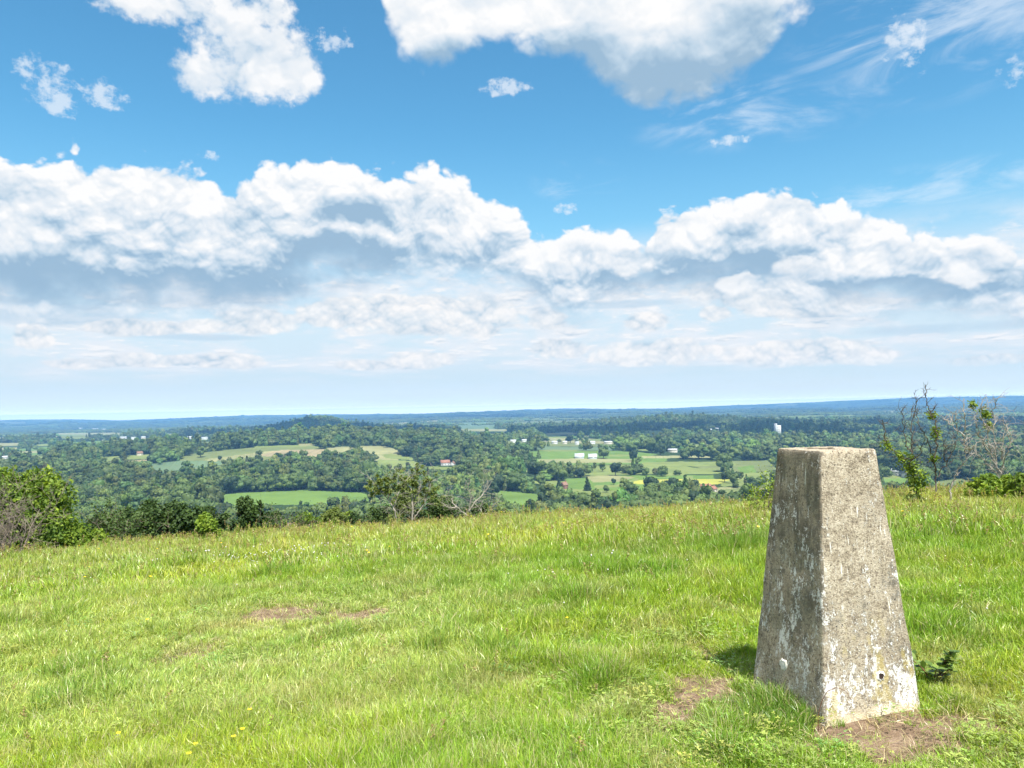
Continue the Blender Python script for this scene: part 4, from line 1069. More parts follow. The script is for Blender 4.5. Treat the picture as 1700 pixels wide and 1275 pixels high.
def clover_patch(seed, n=26, R=.10):
    r = np.random.default_rng(seed); V = []; F = []; A = []; off = 0
    for i in range(n):
        p = np.array([*(r.normal(size=2) * R * .55), r.uniform(.02, .06)]); a0 = r.uniform(0, 6.28); k = r.uniform(.006, .010); v0 = r.uniform(0, 1)
        for j in range(3):
            a = a0 + j * 2.094; d = np.array([math.cos(a), math.sin(a), r.uniform(-.2, .3)]); s = np.array([-math.sin(a), math.cos(a), 0])
            V += [p, p + d * k * .8 + s * k * .6, p + d * k * 1.5, p + d * k * .8 - s * k * .6]; F.append((off, off + 1, off + 2, off + 3)); off += 4; A += [v0] * 4
    return mesh_np('clover', np.array(V), np.array(F), [m_weed], {'v': np.array(A)})
def flower_mesh(name, mat, seed, kind):
    r = np.random.default_rng(seed); h = .11
    tv, tf = tube([(0, 0, 0), (.004, 0, h * .6), (0, .003, h)], [.0012, .001, .001], 4)
    if kind == 'clover':
        iv, if_ = ico(2); bv = iv * (.0062, .0062, .0052) * (1 + r.normal(size=(len(iv), 1)) * .16) + (0, 0, h); bf = if_
    else:
        bv = []; bf = []
        for j in range(5):
            a = j * 1.2566; d = np.array([math.cos(a), math.sin(a), .35]); s = np.array([-math.sin(a), math.cos(a), 0]); c = np.array([0, 0, h])
            b = len(bv); bv += [c, c + d * .008 + s * .007, c + d * .014, c + d * .008 - s * .007]; bf.append((b, b + 1, b + 2, b + 3))
        bv = np.array(bv); bf = np.array(bf)
    return mesh_np(name, np.concatenate([tv, bv]), [tf, bf + len(tv)], [m_stem, mat], {'v': np.full(len(tv) + len(bv), .5)}, mat_idx=[0] * len(tf) + [1] * len(bf))
m_stem = plain('flower_stems', (.12, .17, .04), 0.7, 0.2)

def scatter_pts(n, r0, r1, dens=None, azm=0.86):
    a = rng.uniform(-azm, azm, n); r = np.sqrt(rng.uniform(r0 * r0, r1 * r1, n)); x = r * np.sin(a); y = r * np.cos(a)
    c, s = math.cos(math.pi - PROT), math.sin(math.pi - PROT)
    lx = (x - PX) * c + (y - PY) * s; ly = -(x - PX) * s + (y - PY) * c
    k = ~((np.abs(lx) < .315) & (np.abs(ly) < .315))
    if dens is not None: k &= rng.random(n) < dens(x, y)
    return x[k], y[k]
_lp = near_ground([1225, 1290, 1345, 1262], [1180, 1195, 1210, 1165])
def _lush(x, y):
    return sum(bump2(x, y, a, b, .17, .12, .06) for a, b in _lp)
def tussock(x, y):
    return sstep(.60, .78, fbm(x * 2.1 + 3, y * 2.1, 311, 3)) * (.4 + .6 * sstep(.45, .6, vnoise(x * .6, y * .6, 9)))
def length_at(x, y):
    r = np.hypot(x, y); pr = np.hypot(x - PX, y - PY)
    L = .088 + .07 * (fbm(x * .9, y * .9, 301, 3) - .35) + .06 * (fbm(x * 4, y * 4, 305, 2) - .5) + .07 * tussock(x, y)
    L = L + .06 * sstep(4.4, 3.2, r) * sstep(1.0, -.2, x)              # lush at the near left
    L = L + (.05 * sstep(7.5, 11, r) + .03 * sstep(10.5, 15, r)) * (0.6 + .8 * fbm(x * .35, y * .35, 309, 2))
    L = L + .05 * bump2(x, y, 2.6, 9.0, 2.2, 2.2, 1)
    L = L - .05 * sstep(1.5, .5, pr) + _lush(x, y) - .045 * bump2(x, y, -1.8, 6.2, 1.6, .9, 1)
    L = L * (1 - .8 * bare_at(x, y, True)[1])
    return np.clip(L, .022, .5)
def grass_tint(x, y):
    r = np.hypot(x, y)
    n1 = fbm(x * .55, y * .55, 401, 3)[:, None]; n2 = fbm(x * 2.2, y * 2.2, 405, 3)[:, None]
    yel = np.array((.42, .485, .042)); grn = np.array((.250, .400, .040)); pal = np.array((.40, .48, .135)); brn = np.array((.38, .37, .11))
    k = np.clip((n1 - .3) * 1.8 + (n2 - .5) * .9, 0, 1)
    c = grn * (1 - k) + yel * k
    p = (sstep(.4, -.8, x) * sstep(4.0, 4.9, y) * sstep(9.5, 6.5, y))[:, None] * .7 + .35 * np.clip(n2 - .55, 0, 1) * 2
    p = np.clip(p, 0, 1)
    c = c * (1 - p) + pal * p
    b = (sstep(8.5, 14, r) * .5)[:, None] * np.clip(.35 + n2, 0, 1); c = c * (1 - b) + brn * b
    tu = tussock(x, y)[:, None] * .6; c = c * (1 - tu) + np.array((.17, .31, .035)) * tu
    th = (sstep(.62, .75, fbm(x * 3.3, y * 3.3, 421, 2)) * .45)[:, None]; c = c * (1 - th) + np.array((.46, .43, .20)) * th
    d = (_lush(x, y) * 12 + bump2(x, y, 2.5, 9.5, 1.2, 1.2, .5) + bump2(x, y, -1.1, 8.8, .8, .4, .5))[:, None]
    d = np.clip(d, 0, 1) * .7
    c = c * (1 - d) + np.array((.105, .215, .030)) * d
    return c * rng.uniform(.82, 1.18, (len(x), 1)) * (1 + rng.normal(size=(len(x), 3)) * (.07, .03, .10))
def lay(name, x, y, L, ref, protos, label, tilt=.14, tint=None, zoff=0.0, cat='grass'):
    n = len(x); s = (L / ref)[:, None]; sh = np.clip(s, .6, 1.6)
    rot = np.stack([rng.normal(size=n) * tilt, rng.normal(size=n) * tilt, rng.uniform(0, 6.28, n)], -1)
    stuff_points(name, np.stack([x, y, meadow_z(x, y) + zoff], -1), rot, np.concatenate([sh ** .5, sh ** .5, s], 1), rng.integers(0, len(protos), n), grass_tint(x, y) if tint is None else tint, protos, label=label, cat=cat)
GD = 1.0
thin = lambda x, y: 1 - np.clip(bare_at(x, y) * 1.25 - .18, 0, .95)
fine_p = [proto('grass_tuft', tuft(500 + i, 34, .055, .06, .13, .0038)) for i in range(5)]
flop_p = [proto('grass_tuft', tuft(520 + i, 26, .06, .06, .13, .0036, curl=2.6)) for i in range(4)]
mid_p = [proto('grass_tuft', tuft(540 + i, 44, .11, .06, .13, .0060)) for i in range(5)]
far_p = [proto('grass_tuft', tuft(560 + i, 46, .17, .08, .17, .0105, stems=0)) for i in range(4)]
seed_p = [proto('grass_seed_tuft', tuft(580 + i, 7, .05, .08, .16, .0045, stems=4)) for i in range(5)]
x, y = scatter_pts(int(15500 * GD), 2.2, 5.2, thin); lay('meadow_grass', x, y, length_at(x, y), .10, fine_p, 'short sunlit grass around the pillar and camera')
x, y = scatter_pts(int(6500 * GD), 2.2, 5.6, thin); lay('meadow_grass', x, y, length_at(x, y) * 1.1, .10, flop_p, 'flattened criss-cross grass blades', .3)
x, y = scatter_pts(int(21000 * GD), 5.0, 9.5, thin); lay('meadow_grass', x, y, length_at(x, y), .10, mid_p, 'meadow grass in the middle of the hilltop')
x, y = scatter_pts(int(30000 * GD), 9.3, 24, thin); lay('meadow_grass', x, y, length_at(x, y), .13, far_p, 'long rough grass along the hill crest')
x, y = scatter_pts(9000, 24, 46, None); lay('meadow_grass', x, y, length_at(x, y) * 1.2, .10, far_p, 'rough grass on the slope below the crest')
x, y = scatter_pts(12000, 8.6, 22, lambda x, y: np.clip(length_at(x, y) * 3.2 - .3, 0, 1)); lay('seeding_grass', x, y, length_at(x, y) * 1.1, .16, seed_p, 'tall seeding grass stalks along the crest', .1)
x, y = scatter_pts(110, 2.4, 8, lambda x, y: thin(x, y) * .8); lay('seeding_grass', x, y, length_at(x, y) * 1.2, .15, seed_p, 'thin seed stalks scattered in the near meadow', .18)
# broad leaved weeds and clover leaves near the pillar
ros_p = [proto('weed_rosette', rosette(600 + i, 8, .042, .014)) for i in range(4)]
clo_p = [proto('clover_leaves', clover_patch(610 + i)) for i in range(4)]
def weed_density(x, y):
    return np.clip(.5 * (bump2(x, y, 1.05, 4.6, .55, 1.0, 1.0) + bump2(x, y, .45, 3.55, .8, .35, .8) + bump2(x, y, 2.3, 3.45, .5, .25, 1.0)) * (.4 + 1.1 * fbm(x * 2.5, y * 2.5, 77, 2)) + .03, 0, 1) * np.clip(1 - 1.5 * bare_at(x, y) - 12 * _lush(x, y), 0, 1)
def weed_tint(n): return np.array((.25, .33, .075)) * rng.uniform(.65, 1.3, (n, 1)) * (1 + rng.normal(size=(n, 3)) * (.12, .05, .1))
x, y = scatter_pts(5200, 2.4, 8.0, weed_density); lay('broadleaf_weeds', x, y, np.full(len(x), 1.), 1.0, ros_p, 'low broad leaved weeds between the bare patches', .15, weed_tint(len(x)), .03, 'weeds')
x, y = scatter_pts(6500, 2.4, 8.5, lambda x, y: np.clip(weed_density(x, y) * .8 + .06, 0, 1)); lay('clover_leaves', x, y, np.full(len(x), 1.), 1.0, clo_p, 'clover leaves mixed into the short turf', .15, weed_tint(len(x)) * .9, .035, 'clover')
# dead stalks lying over the bare soil
dead_p = [proto('dry_grass', tuft(620 + i, 7, .07, .05, .12, .0028, curl=4.5)) for i in range(3)]
x, y = scatter_pts(14000, 2.4, 9, lambda x, y: np.clip(bare_at(x, y) * 1.4, 0, .8)); lay('dry_grass', x, y, np.full(len(x), .09), .10, dead_p, 'dry straw lying on the bare trodden patches', .4, np.tile((.42, .36, .20), (len(x), 1)) * rng.uniform(.5, 1.3, (len(x), 1)))
# flowers
white_p = [proto('clover_head', flower_mesh('clover_head', m_white, 630 + i, 'clover')) for i in range(3)]
yel_p = [proto('yellow_flower', flower_mesh('yellow_flower', m_yellow, 640 + i, 'cup')) for i in range(3)]
_c = near_ground([430, 480, 380, 960, 1010, 900, 520], [938, 934, 940, 966, 962, 975, 938])
def clover_density(x, y):
    d = 0.0015
    for (cx, cy_), w in zip(_c, (1.0, .5, .35, .45, .45, .35, .3)): d = d + bump2(x, y, cx, cy_, .42, .28, w * (.8 if cx < -1 else .15))
    return np.clip(d, 0, 1)
x, y = scatter_pts(9000, 2.6, 13, clover_density); lay('clover_flowers', x, y, np.clip(length_at(x, y) * 1.25, .06, .3), .11, white_p, 'drift of small white clover flowers in the meadow', .15, cat='flowers')
x, y = scatter_pts(120, 6.5, 20, lambda x, y: .25 + .6 * sstep(8, 10, y)); lay('meadow_buttercups', x, y, np.clip(length_at(x, y) * 1.3, .1, .4), .11, yel_p, 'tiny yellow flowers dotted through the far meadow', .15, cat='flowers')
# the larger yellow flowers one can count in the foreground
def yellow_head():
    me = flower_mesh('yellow_flower', m_yellow, 7, 'cup'); return me
YF = [(197, 1240, .15, 'yellow buttercup at the lower left, nearest the corner'), (325, 1254, .13, 'yellow buttercup at the bottom edge left of the trio'), (314, 1268, .12, 'yellow buttercup lowest at the bottom edge'),
      (403, 1235, .15, 'large yellow buttercup in the lower left grass'), (388, 1237, .12, 'small yellow buttercup beside the large one'), (415, 1193, .13, 'yellow buttercup standing apart above the others'),
      (942, 1027, .12, 'single yellow buttercup in the central meadow')]
yg = near_ground([q[0] for q in YF], [q[1] + 26 for q in YF])
for (fx, fy), (a, b, h, lab) in zip(yg, YF):
    o = link('buttercup', yellow_head(), None, (fx, fy, float(meadow_z(np.array(fx), np.array(fy))))); o.scale = (1.0, 1.0, h / .11)
    tag(o, lab, 'flower', 'buttercups in the near grass')

# ------------------------------------------------------------------ shrubs and saplings on the brow of the hill
m_twigd = plain('dark_twigs', (.115, .095, .075), 0.85, 0.15, 0.4, 6.0)
m_hawleaf = leaf_material('hawthorn_leaves', (.070, .130, .016), (.31, .40, .042), 0.30, rand=.1)
m_darkleaf = leaf_material('dark_shrub_leaves', (.026, .055, .014), (.095, .150, .030), 0.20, rand=.1)
m_olive = leaf_material('sparse_olive_leaves', (.085, .120, .030), (.22, .27, .06), 0.3, rand=.1)
m_lime = leaf_material('young_lime_leaves', (.10, .175, .02), (.34, .43, .05), 0.35, rand=.1)
m_bramble = leaf_material('bramble_leaves', (.055, .105, .020), (.21, .29, .050), 0.2, rand=.1, rough=.4, spec=.45)

def branch_tree(r, base, h, spread, n_main, levels=3, rad=.04, up=.5, kids=5, wig=.16):
    """stems with ever finer branches; returns tubes and the tips"""
    tubes = []; tips = []
    def grow(p, d, L, rd, lev):
        n = 6; pts = [p]; rr_ = [rd]
        for i in range(n):
            d = d + r.normal(size=3) * wig; d[2] += up * .12; d /= np.linalg.norm(d)
            p = p + d * L / n; pts.append(p); rr_.append(rd * (1 - .8 * (i + 1) / n))
        tubes.append(tube(pts, np.maximum(rr_, .0022), 5 if lev == 0 else 4 if lev == 1 else 3))
        if lev + 1 < levels:
            for k in range(kids if lev == 0 else kids - 1):
                j = r.integers(1 if lev else 2, n + 1); dd = d + r.normal(size=3) * .75; dd[2] += up * .35; dd /= np.linalg.norm(dd)
                grow(pts[j], dd, L * r.uniform(.32, .6), max(rr_[j] * .75, .004), lev + 1)
        if lev >= levels - 2:
            for j in range(2, n + 1): tips.append((pts[j], d))
    for k in range(n_main):
        a = r.uniform(0, 6.28); d = np.array([math.cos(a) * spread, math.sin(a) * spread, 1.0]); d /= np.linalg.norm(d)
        grow(np.array(base) + np.array([math.cos(a), math.sin(a), 0]) * .06 * r.uniform(0, 2), d, h * r.uniform(.65, 1.05), rad * r.uniform(.6, 1.1), 0)
    return tubes, tips
def leaves_on(tips, r, n, size, jit, mat, name='foliage'):
    P = np.array([t[0] for t in tips]); k = r.integers(0, len(P), n)
    c = P[k] + r.normal(size=(n, 3)) * jit; nn_ = r.normal(size=(n, 3)); nn_[:, 2] = np.abs(nn_[:, 2]) + .3; nn_ /= np.linalg.norm(nn_, axis=1, keepdims=True)
    v, f = quads(c, nn_, size * r.uniform(.6, 1.3, n), r, 1.2)
    clump = r.uniform(0, 1, len(P))[k]
    return mesh_np(name, v, f, [mat], {'v': np.repeat(np.clip(.6 * clump + .4 * r.uniform(0, 1, n), 0, 1), 4)})
def crown_leaves(r, lobes, n, size, mat, name='foliage', core=True):
    """leafy mass over lobes (x,y,z,radius): leaves crowd the outer shell, gaps stay between lobes"""
    C = np.array(lobes); wts = C[:, 3] ** 2; k = r.choice(len(C), n, p=wts / wts.sum())
    d = r.normal(size=(n, 3)); d[:, 2] += .25; d /= np.linalg.norm(d, axis=1, keepdims=True)
    q = C[k, :3] + d * (C[k, 3] * (r.uniform(.25, 1.0, n) ** .45) * (1 + .22 * np.sin(d[:, 0] * 9 + k) * np.cos(d[:, 2] * 8 + k * 2)))[:, None] * (1, 1, .92)
    sprig = vnoise(q[:, 0] * 5 + q[:, 2] * 4, q[:, 1] * 5 - q[:, 2] * 4, 8)
    keep = sprig > .28; q = q[keep]; d = d[keep]; k = k[keep]; sprig = sprig[keep]; n = len(q)
    nn_ = d * .5 + r.normal(size=(n, 3)) * .6; nn_[:, 2] += .35; nn_ /= np.linalg.norm(nn_, axis=1, keepdims=True)
    v, f = quads(q, nn_, size * r.uniform(.6, 1.4, n), r, 1.25)
    V = [v]; F = [f]; A = [np.repeat(np.clip((sprig - .28) * 1.1 + r.uniform(-.25, .3, n), 0, 1), 4)]; off = len(v)
    if core:
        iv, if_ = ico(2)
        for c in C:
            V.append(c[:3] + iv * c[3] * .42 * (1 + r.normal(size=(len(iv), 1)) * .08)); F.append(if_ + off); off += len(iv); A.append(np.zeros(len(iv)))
    return mesh_np(name, np.concatenate(V), F if core else F[0], [mat], {'v': np.concatenate(A)})
def foot(px, d):
    """ground spot d metres away under a column of the photograph"""
    a = ray_dir(np.array(px, float), np.array(860.0)); az = math.atan2(a[0], a[1]); x, y = d * math.sin(az), d * math.cos(az)
    return x, y, float(meadow_z(np.array(x), np.array(y)))
def px_point(px, py, d):
    v = ray_dir(np.array(px, float), np.array(py, float)); v = v / math.hypot(v[0], v[1]); return v * d
def root_at(name, px, d, label, cat, group=None):
    x, y, z = foot(px, d); o = bpy.data.objects.new(name, None); COL.objects.link(o); o.location = (x, y, z); tag(o, label, cat, group); return o, np.array((x, y, z))
def leafy_shrub(name, px, top, halfw, d, mat, seed, label, n=9000, leaf=.035, nl=12, cat='shrub', stems=5, low=0.1, core=True):
    o, b = root_at(name, px, d, label, cat); r = np.random.default_rng(seed)
    h = px_point(px, top, d)[2] - b[2]; w = halfw / FPX * d
    lob = []
    nl = int(nl * 1.3)
    for i in range(nl):
        t = (i + r.uniform(0, 1)) / nl * (1 - low) + low; a = i * 2.4; env = math.sqrt(max(.1, 1 - ((t - .42) / .66) ** 2)); rr_ = w * env * r.uniform(.25, .72)
        s = (.6 * min(w, h) + .10 * max(w, h)) * r.uniform(.38, .62); lob.append((math.cos(a) * rr_, math.sin(a) * rr_, max(s * .6, h * t - s), s))
    tb, tips = branch_tree(r, (0, 0, -.1), h * .8, w / h * .7, stems, 2, .035)
    v, f = join_tubes(tb); link('branches', mesh_np('branches', v, f, [m_bark], smooth=True), o)
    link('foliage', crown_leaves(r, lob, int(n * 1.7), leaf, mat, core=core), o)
    return o
# left: hawthorn in full leaf with a dead twiggy bush before it
leafy_shrub('hawthorn', 28, 768, 92, 18, m_hawleaf, 3, 'large bright green hawthorn bush at the left edge of the brow', 26000, .036, 20, 'bush', 6)
leafy_shrub('hawthorn', 122, 862, 48, 17.5, m_lime, 5, 'low lime green hawthorn growth at the right foot of the large bush', 7000, .034, 10, 'bush', 4)
def twiggy(name, px, top, halfw, d, seed, label, mat=None, n_main=16, levels=4, rad=.03, leaf=None, nleaf=0, lsize=.03, spread=None, cat='bush', kids=5, up=.35):
    o, b = root_at(name, px, d, label, cat); r = np.random.default_rng(seed); h = px_point(px, top, d)[2] - b[2]; w = halfw / FPX * d
    tb, tips = branch_tree(r, (0, 0, -.08), h * .92, w / h * 1.15 if spread is None else spread, n_main, levels, rad, up, kids)
    v, f = join_tubes(tb); link('branches', mesh_np('branches', v, f, [mat or m_twig], smooth=True), o)
    if leaf: link('foliage', leaves_on(tips, r, nleaf, lsize, .05, leaf), o)
    return o
twiggy('dead_bush', 14, 806, 50, 16, 11, 'leafless grey twiggy bush in front of the large hawthorn', m_twig, 17, 4, .02)
twiggy('dark_shrub', 196, 838, 42, 20, 12, 'half bare dark shrub right of the lime green hawthorn growth', m_twig, 12, 3, .025, m_darkleaf, 2600, .032)
leafy_shrub('dark_shrub', 262, 826, 48, 22, m_darkleaf, 13, 'dense dark green shrub, broadest on the left brow', 17000, .036, 14)
leafy_shrub('dark_shrub', 312, 834, 32, 21, m_darkleaf, 14, 'dense dark green shrub joined to the right of the broadest one', 9000, .036, 10)
leafy_shrub('young_shrub', 345, 848, 22, 15.5, m_lime, 15, 'young yellow green shrub in front of the dark shrubs', 2600, .030, 8, low=.2, core=False)
leafy_shrub('dark_shrub', 418, 822, 27, 21, m_darkleaf, 16, 'upright dark shrub standing alone left of the centre', 8000, .034, 10)
twiggy('sparse_sapling', 492, 836, 26, 19, 17, 'thin sparse sapling with few leaves left of the birches', m_twig, 8, 3, .016, m_darkleaf, 900, .028, cat='sapling')
leafy_shrub('dark_shrub', 455, 858, 24, 22, m_darkleaf, 19, 'small low dark shrub between the upright shrub and the sapling', 4000, .03, 7)
# stems traced from the photograph, each at its own distance
def traced(name, px, d, stems, label, mat, seed, cat='tree', twig=26, leafspots=(), leafmat=None, rad=.028, twl=.34, nleaf=90, lsz=.032, depth=.5):
    o, b = root_at(name, px, d, label, cat); r = np.random.default_rng(seed); tb = []; main = []
    for s in stems:
        dep = r.uniform(-depth, depth) * .5; P = []
        for i, (qx, qy) in enumerate(s):
            dd = d + dep * i / max(1, len(s) - 1) + r.normal() * .05
            P.append(px_point(qx, qy, dd) - b)
        P = np.array(P); root_like = s is stems[0] or s[0] == stems[0][0]
        if root_like: P = np.concatenate([[P[0] * (1, 1, 0) + (0, 0, -.1)], P]) if P[0][2] > -.1 else P
        t = np.linspace(0, len(P) - 1, len(P) * 4); Q = np.stack([np.interp(t, np.arange(len(P)), P[:, k]) for k in range(3)], -1)
        Q[1:] += r.normal(size=(len(Q) - 1, 3)) * .014
        R0 = rad * (1 if root_like else .62); tb.append(tube(Q, np.linspace(R0, .005, len(Q)), 6)); main.append(Q)
        L = np.linalg.norm(np.diff(Q, axis=0), axis=1).sum()
        for k in range(int(twig * L / 1.6)):
            j = r.integers(max(1, len(Q) // 5), len(Q)); dr = Q[min(j, len(Q) - 1)] - Q[j - 1]; dr = dr / (np.linalg.norm(dr) + 1e-9) + r.normal(size=3) * .8; dr[2] += .25; dr /= np.linalg.norm(dr)
            l = twl * r.uniform(.4, 1.2); p = Q[j]; pts = [p]
            for m_ in range(4):
                dr = dr + r.normal(size=3) * .25; dr /= np.linalg.norm(dr); p = p + dr * l / 4; pts.append(p)
            tb.append(tube(pts, [.0048, .004, .0032, .0025, .0016], 3))
            for m_ in range(2):
                e = dr + r.normal(size=3) * .8; e /= np.linalg.norm(e); p0 = pts[r.integers(1, 5)]; tb.append(tube([p0, p0 + e * l * .25, p0 + e * l * .45 + r.normal(size=3) * .02], [.0032, .0026, .0018], 3))
    v, f = join_tubes(tb); link('branches', mesh_np('branches', v, f, [mat], smooth=True), o)
    if leafspots:
        tips = []
        for (qx, qy, sp) in leafspots:
            c = px_point(qx, qy, d) - b
            for k in range(14): tips.append((c + r.normal(size=3) * (sp / FPX * d) * (.5, .5, .6), None))
        link('foliage', leaves_on(tips, r, nleaf * len(leafspots), lsz, .03, leafmat), o)
    return o
traced('birch', 659, 24, [[(659, 866), (653, 843), (644, 828), (629, 813), (618, 800)], [(653, 843), (660, 822), (668, 806)], [(644, 828), (650, 806), (655, 790)]], 'thin pale stemmed birch with sparse olive leaves, leftmost of the central group', m_dead, 21, twig=30, rad=.035, twl=.5,
       leafspots=[(625, 806, 14), (640, 800, 14), (655, 796, 14), (668, 808, 12), (618, 815, 10), (648, 812, 12)], leafmat=m_olive, nleaf=420, lsz=.034)
traced('birch', 686, 25, [[(686, 872), (684, 846), (685, 816), (682, 793), (690, 780)], [(686, 862), (696, 848), (706, 834), (712, 812), (718, 796)], [(685, 816), (672, 800), (668, 788)], [(684, 840), (694, 820), (700, 800)]], 'taller pale stemmed birch with a thin grey green crown', m_dead, 22, twig=34, rad=.04, twl=.55,
       leafspots=[(672, 792, 16), (690, 790, 18), (704, 800, 16), (718, 808, 14), (684, 806, 16), (700, 822, 14), (720, 826, 14), (668, 812, 12)], leafmat=m_olive, nleaf=460, lsz=.034)
traced('dead_tree', 778, 23, [[(778, 868), (775, 855), (759, 843), (750, 831), (745, 818)], [(778, 862), (779, 843), (782, 822), (776, 806)], [(779, 848), (794, 828), (806, 816), (812, 806)], [(759, 843), (745, 842), (736, 836)]], 'bleached dead tree with bare forked branches in the centre', m_dead, 23, twig=30, rad=.035, twl=.4)
traced('dead_tree', 805, 24, [[(805, 868), (802, 856), (798, 845), (790, 836)], [(805, 862), (812, 848), (822, 838), (830, 832)]], 'small bleached dead tree right of the forked one', m_dead, 24, twig=26, rad=.022, twl=.35)
leafy_shrub('dark_shrub', 735, 818, 50, 27, m_darkleaf, 25, 'broad dark shrub behind the pale stemmed birches', 15000, .038, 14)
leafy_shrub('dark_shrub', 790, 830, 44, 27.5, m_darkleaf, 26, 'dark shrub behind the bleached dead trees', 10000, .038, 11)
twiggy('brown_shrub', 838, 838, 34, 22, 27, 'brownish half bare shrub right of the dead trees', m_twig, 11, 3, .02, m_olive, 1400, .026)
leafy_shrub('dark_shrub', 672, 806, 34, 28, m_olive, 61, 'pale green bushy growth filling in behind the birches', 9000, .036, 11, core=False)
leafy_shrub('green_shrub', 552, 838, 38, 27, m_olive, 62, 'low mid green shrub between the sapling and the birches', 7000, .036, 9)
leafy_shrub('dark_shrub', 600, 843, 32, 26, m_darkleaf, 63, 'small dark shrub left of the brown twiggy one', 5000, .034, 8)
leafy_shrub('green_shrub', 505, 846, 30, 26, m_hawleaf, 66, 'rounded green shrub behind the thin sparse sapling', 5000, .034, 9)
leafy_shrub('dark_shrub', 372, 846, 24, 24, m_darkleaf, 67, 'dark shrub filling the gap behind the young yellow green one', 5000, .034, 9)
leafy_shrub('dark_shrub', 226, 838, 30, 23.5, m_darkleaf, 71, 'dark shrub joining the half bare one to the broadest dark shrub', 6000, .036, 10)
leafy_shrub('dark_shrub', 345, 834, 24, 25, m_darkleaf, 72, 'dark shrub rising behind the young yellow green one', 5000, .036, 9)
leafy_shrub('green_shrub', 578, 842, 26, 29, m_hawleaf, 73, 'mid green rounded shrub left of the brown twiggy one', 5000, .036, 9)
leafy_shrub('green_shrub', 640, 832, 34, 29, m_darkleaf, 74, 'taller dark green shrub behind the leftmost birch', 9000, .036, 11)
leafy_shrub('green_shrub', 835, 842, 34, 28, m_darkleaf, 75, 'dark green shrub behind the brownish half bare one', 7000, .036, 10)
leafy_shrub('dark_shrub', 456, 842, 26, 25, m_darkleaf, 76, 'dark shrub just right of the upright one', 5000, .036, 9)
leafy_shrub('dark_shrub', 170, 848, 30, 23, m_darkleaf, 64, 'dark shrub between the hawthorn growth and the half bare shrub', 5000, .036, 9)
leafy_shrub('dark_shrub', 880, 842, 24, 26, m_darkleaf, 65, 'last dark shrub at the right end of the tree line', 4000, .034, 8)
leafy_shrub('dark_shrub', 690, 848, 30, 26, m_darkleaf, 28, 'low dark shrub at the foot of the birches', 7000, .036, 9)
twiggy('brown_shrub', 640, 852, 30, 24, 29, 'low brown twiggy shrub left of the birches', m_twig, 9, 3, .02, m_darkleaf, 900, .028)
# right: saplings beside and beyond the pillar
twiggy('young_shrub', 1266, 784, 11, 13, 31, 'slender leafy sapling close behind the left side of the pillar', m_bark, 4, 3, .011, m_hawleaf, 800, .022, cat='sapling')
traced('dead_sapling', 1520, 15, [[(1520, 812), (1517, 800), (1512, 780), (1510, 763), (1493, 759), (1483, 748), (1474, 740), (1466, 722)], [(1512, 775), (1515, 748), (1513, 725), (1514, 699), (1519, 682), (1524, 663)], [(1515, 752), (1503, 740), (1500, 710), (1497, 684)], [(1474, 742), (1467, 715), (1465, 698)], [(1513, 765), (1526, 752), (1532, 738)]],
       'dead sapling with ivy green lower stems just right of the pillar', m_twigd, 33, 'sapling', 26, [(1512, 788, 9), (1517, 800, 10), (1506, 768, 9), (1495, 758, 7), (1524, 805, 10), (1475, 741, 5), (1514, 778, 9), (1530, 790, 7)], m_hawleaf, .016, .22, 150, .026)
traced('dead_sapling', 1553, 14.5, [[(1553, 815), (1553, 785), (1550, 763), (1556, 742), (1556, 722), (1551, 699), (1545, 686), (1540, 675), (1537, 655), (1537, 641)], [(1550, 763), (1542, 737), (1534, 720), (1527, 705), (1521, 688), (1512, 676)], [(1558, 792), (1570, 767), (1587, 740), (1588, 722)], [(1545, 686), (1553, 676)], [(1570, 767), (1568, 745), (1566, 728)]],
       'tallest dead sapling, dark stemmed with small leafy tufts, against the sky', m_twigd, 34, 'sapling', 26, [(1550, 762, 4), (1552, 714, 5), (1546, 690, 4), (1554, 722, 4)], m_hawleaf, .015, .20, 110, .024)
traced('dead_sapling', 1579, 14, [[(1579, 822), (1583, 800), (1589, 785), (1604, 759), (1603, 740), (1599, 725), (1589, 716), (1577, 701), (1568, 696)], [(1599, 725), (1602, 705), (1601, 685), (1601, 662)], [(1604, 752), (1616, 742), (1626, 732)], [(1589, 716), (1588, 700), (1586, 684)]],
       'leaning pale grey dead sapling between the tallest one and the bushy one', m_dead, 35, 'sapling', 24, rad=.014, twl=.20)
traced('dead_sapling', 1668, 15.5, [[(1668, 806), (1664, 790), (1655, 775), (1648, 760), (1643, 745), (1640, 720), (1632, 700), (1628, 678), (1634, 660)], [(1668, 800), (1652, 783), (1634, 765), (1620, 750), (1606, 742)], [(1655, 775), (1650, 740), (1650, 710), (1649, 680), (1655, 662)], [(1664, 790), (1666, 765), (1664, 740), (1668, 715), (1666, 695)],
       [(1643, 745), (1625, 722), (1620, 704), (1622, 682)], [(1660, 780), (1672, 755), (1676, 732), (1675, 715)], [(1648, 760), (1636, 742), (1628, 728)]], 'bushy bleached dead sapling fanning up behind the green bush on the right', m_dead, 36, 'sapling', 34,
       [(1636, 682, 6), (1638, 690, 4), (1640, 706, 3), (1615, 673, 3)], m_hawleaf, .016, .26, 110, .026)
leafy_shrub('hazel_bush', 1672, 782, 62, 15, m_lime, 41, 'bright green leafy bush at the right edge below the dead sapling', 15000, .028, 15, 'bush', low=.05)
leafy_shrub('hazel_bush', 1708, 775, 30, 14.5, m_hawleaf, 42, 'darker green bush cut by the right edge of the picture', 6000, .028, 9, 'bush')
leafy_shrub('low_shrub', 1520, 818, 30, 14, m_olive, 43, 'low scrubby growth at the foot of the ivy clad sapling', 2200, .024, 8, core=False)

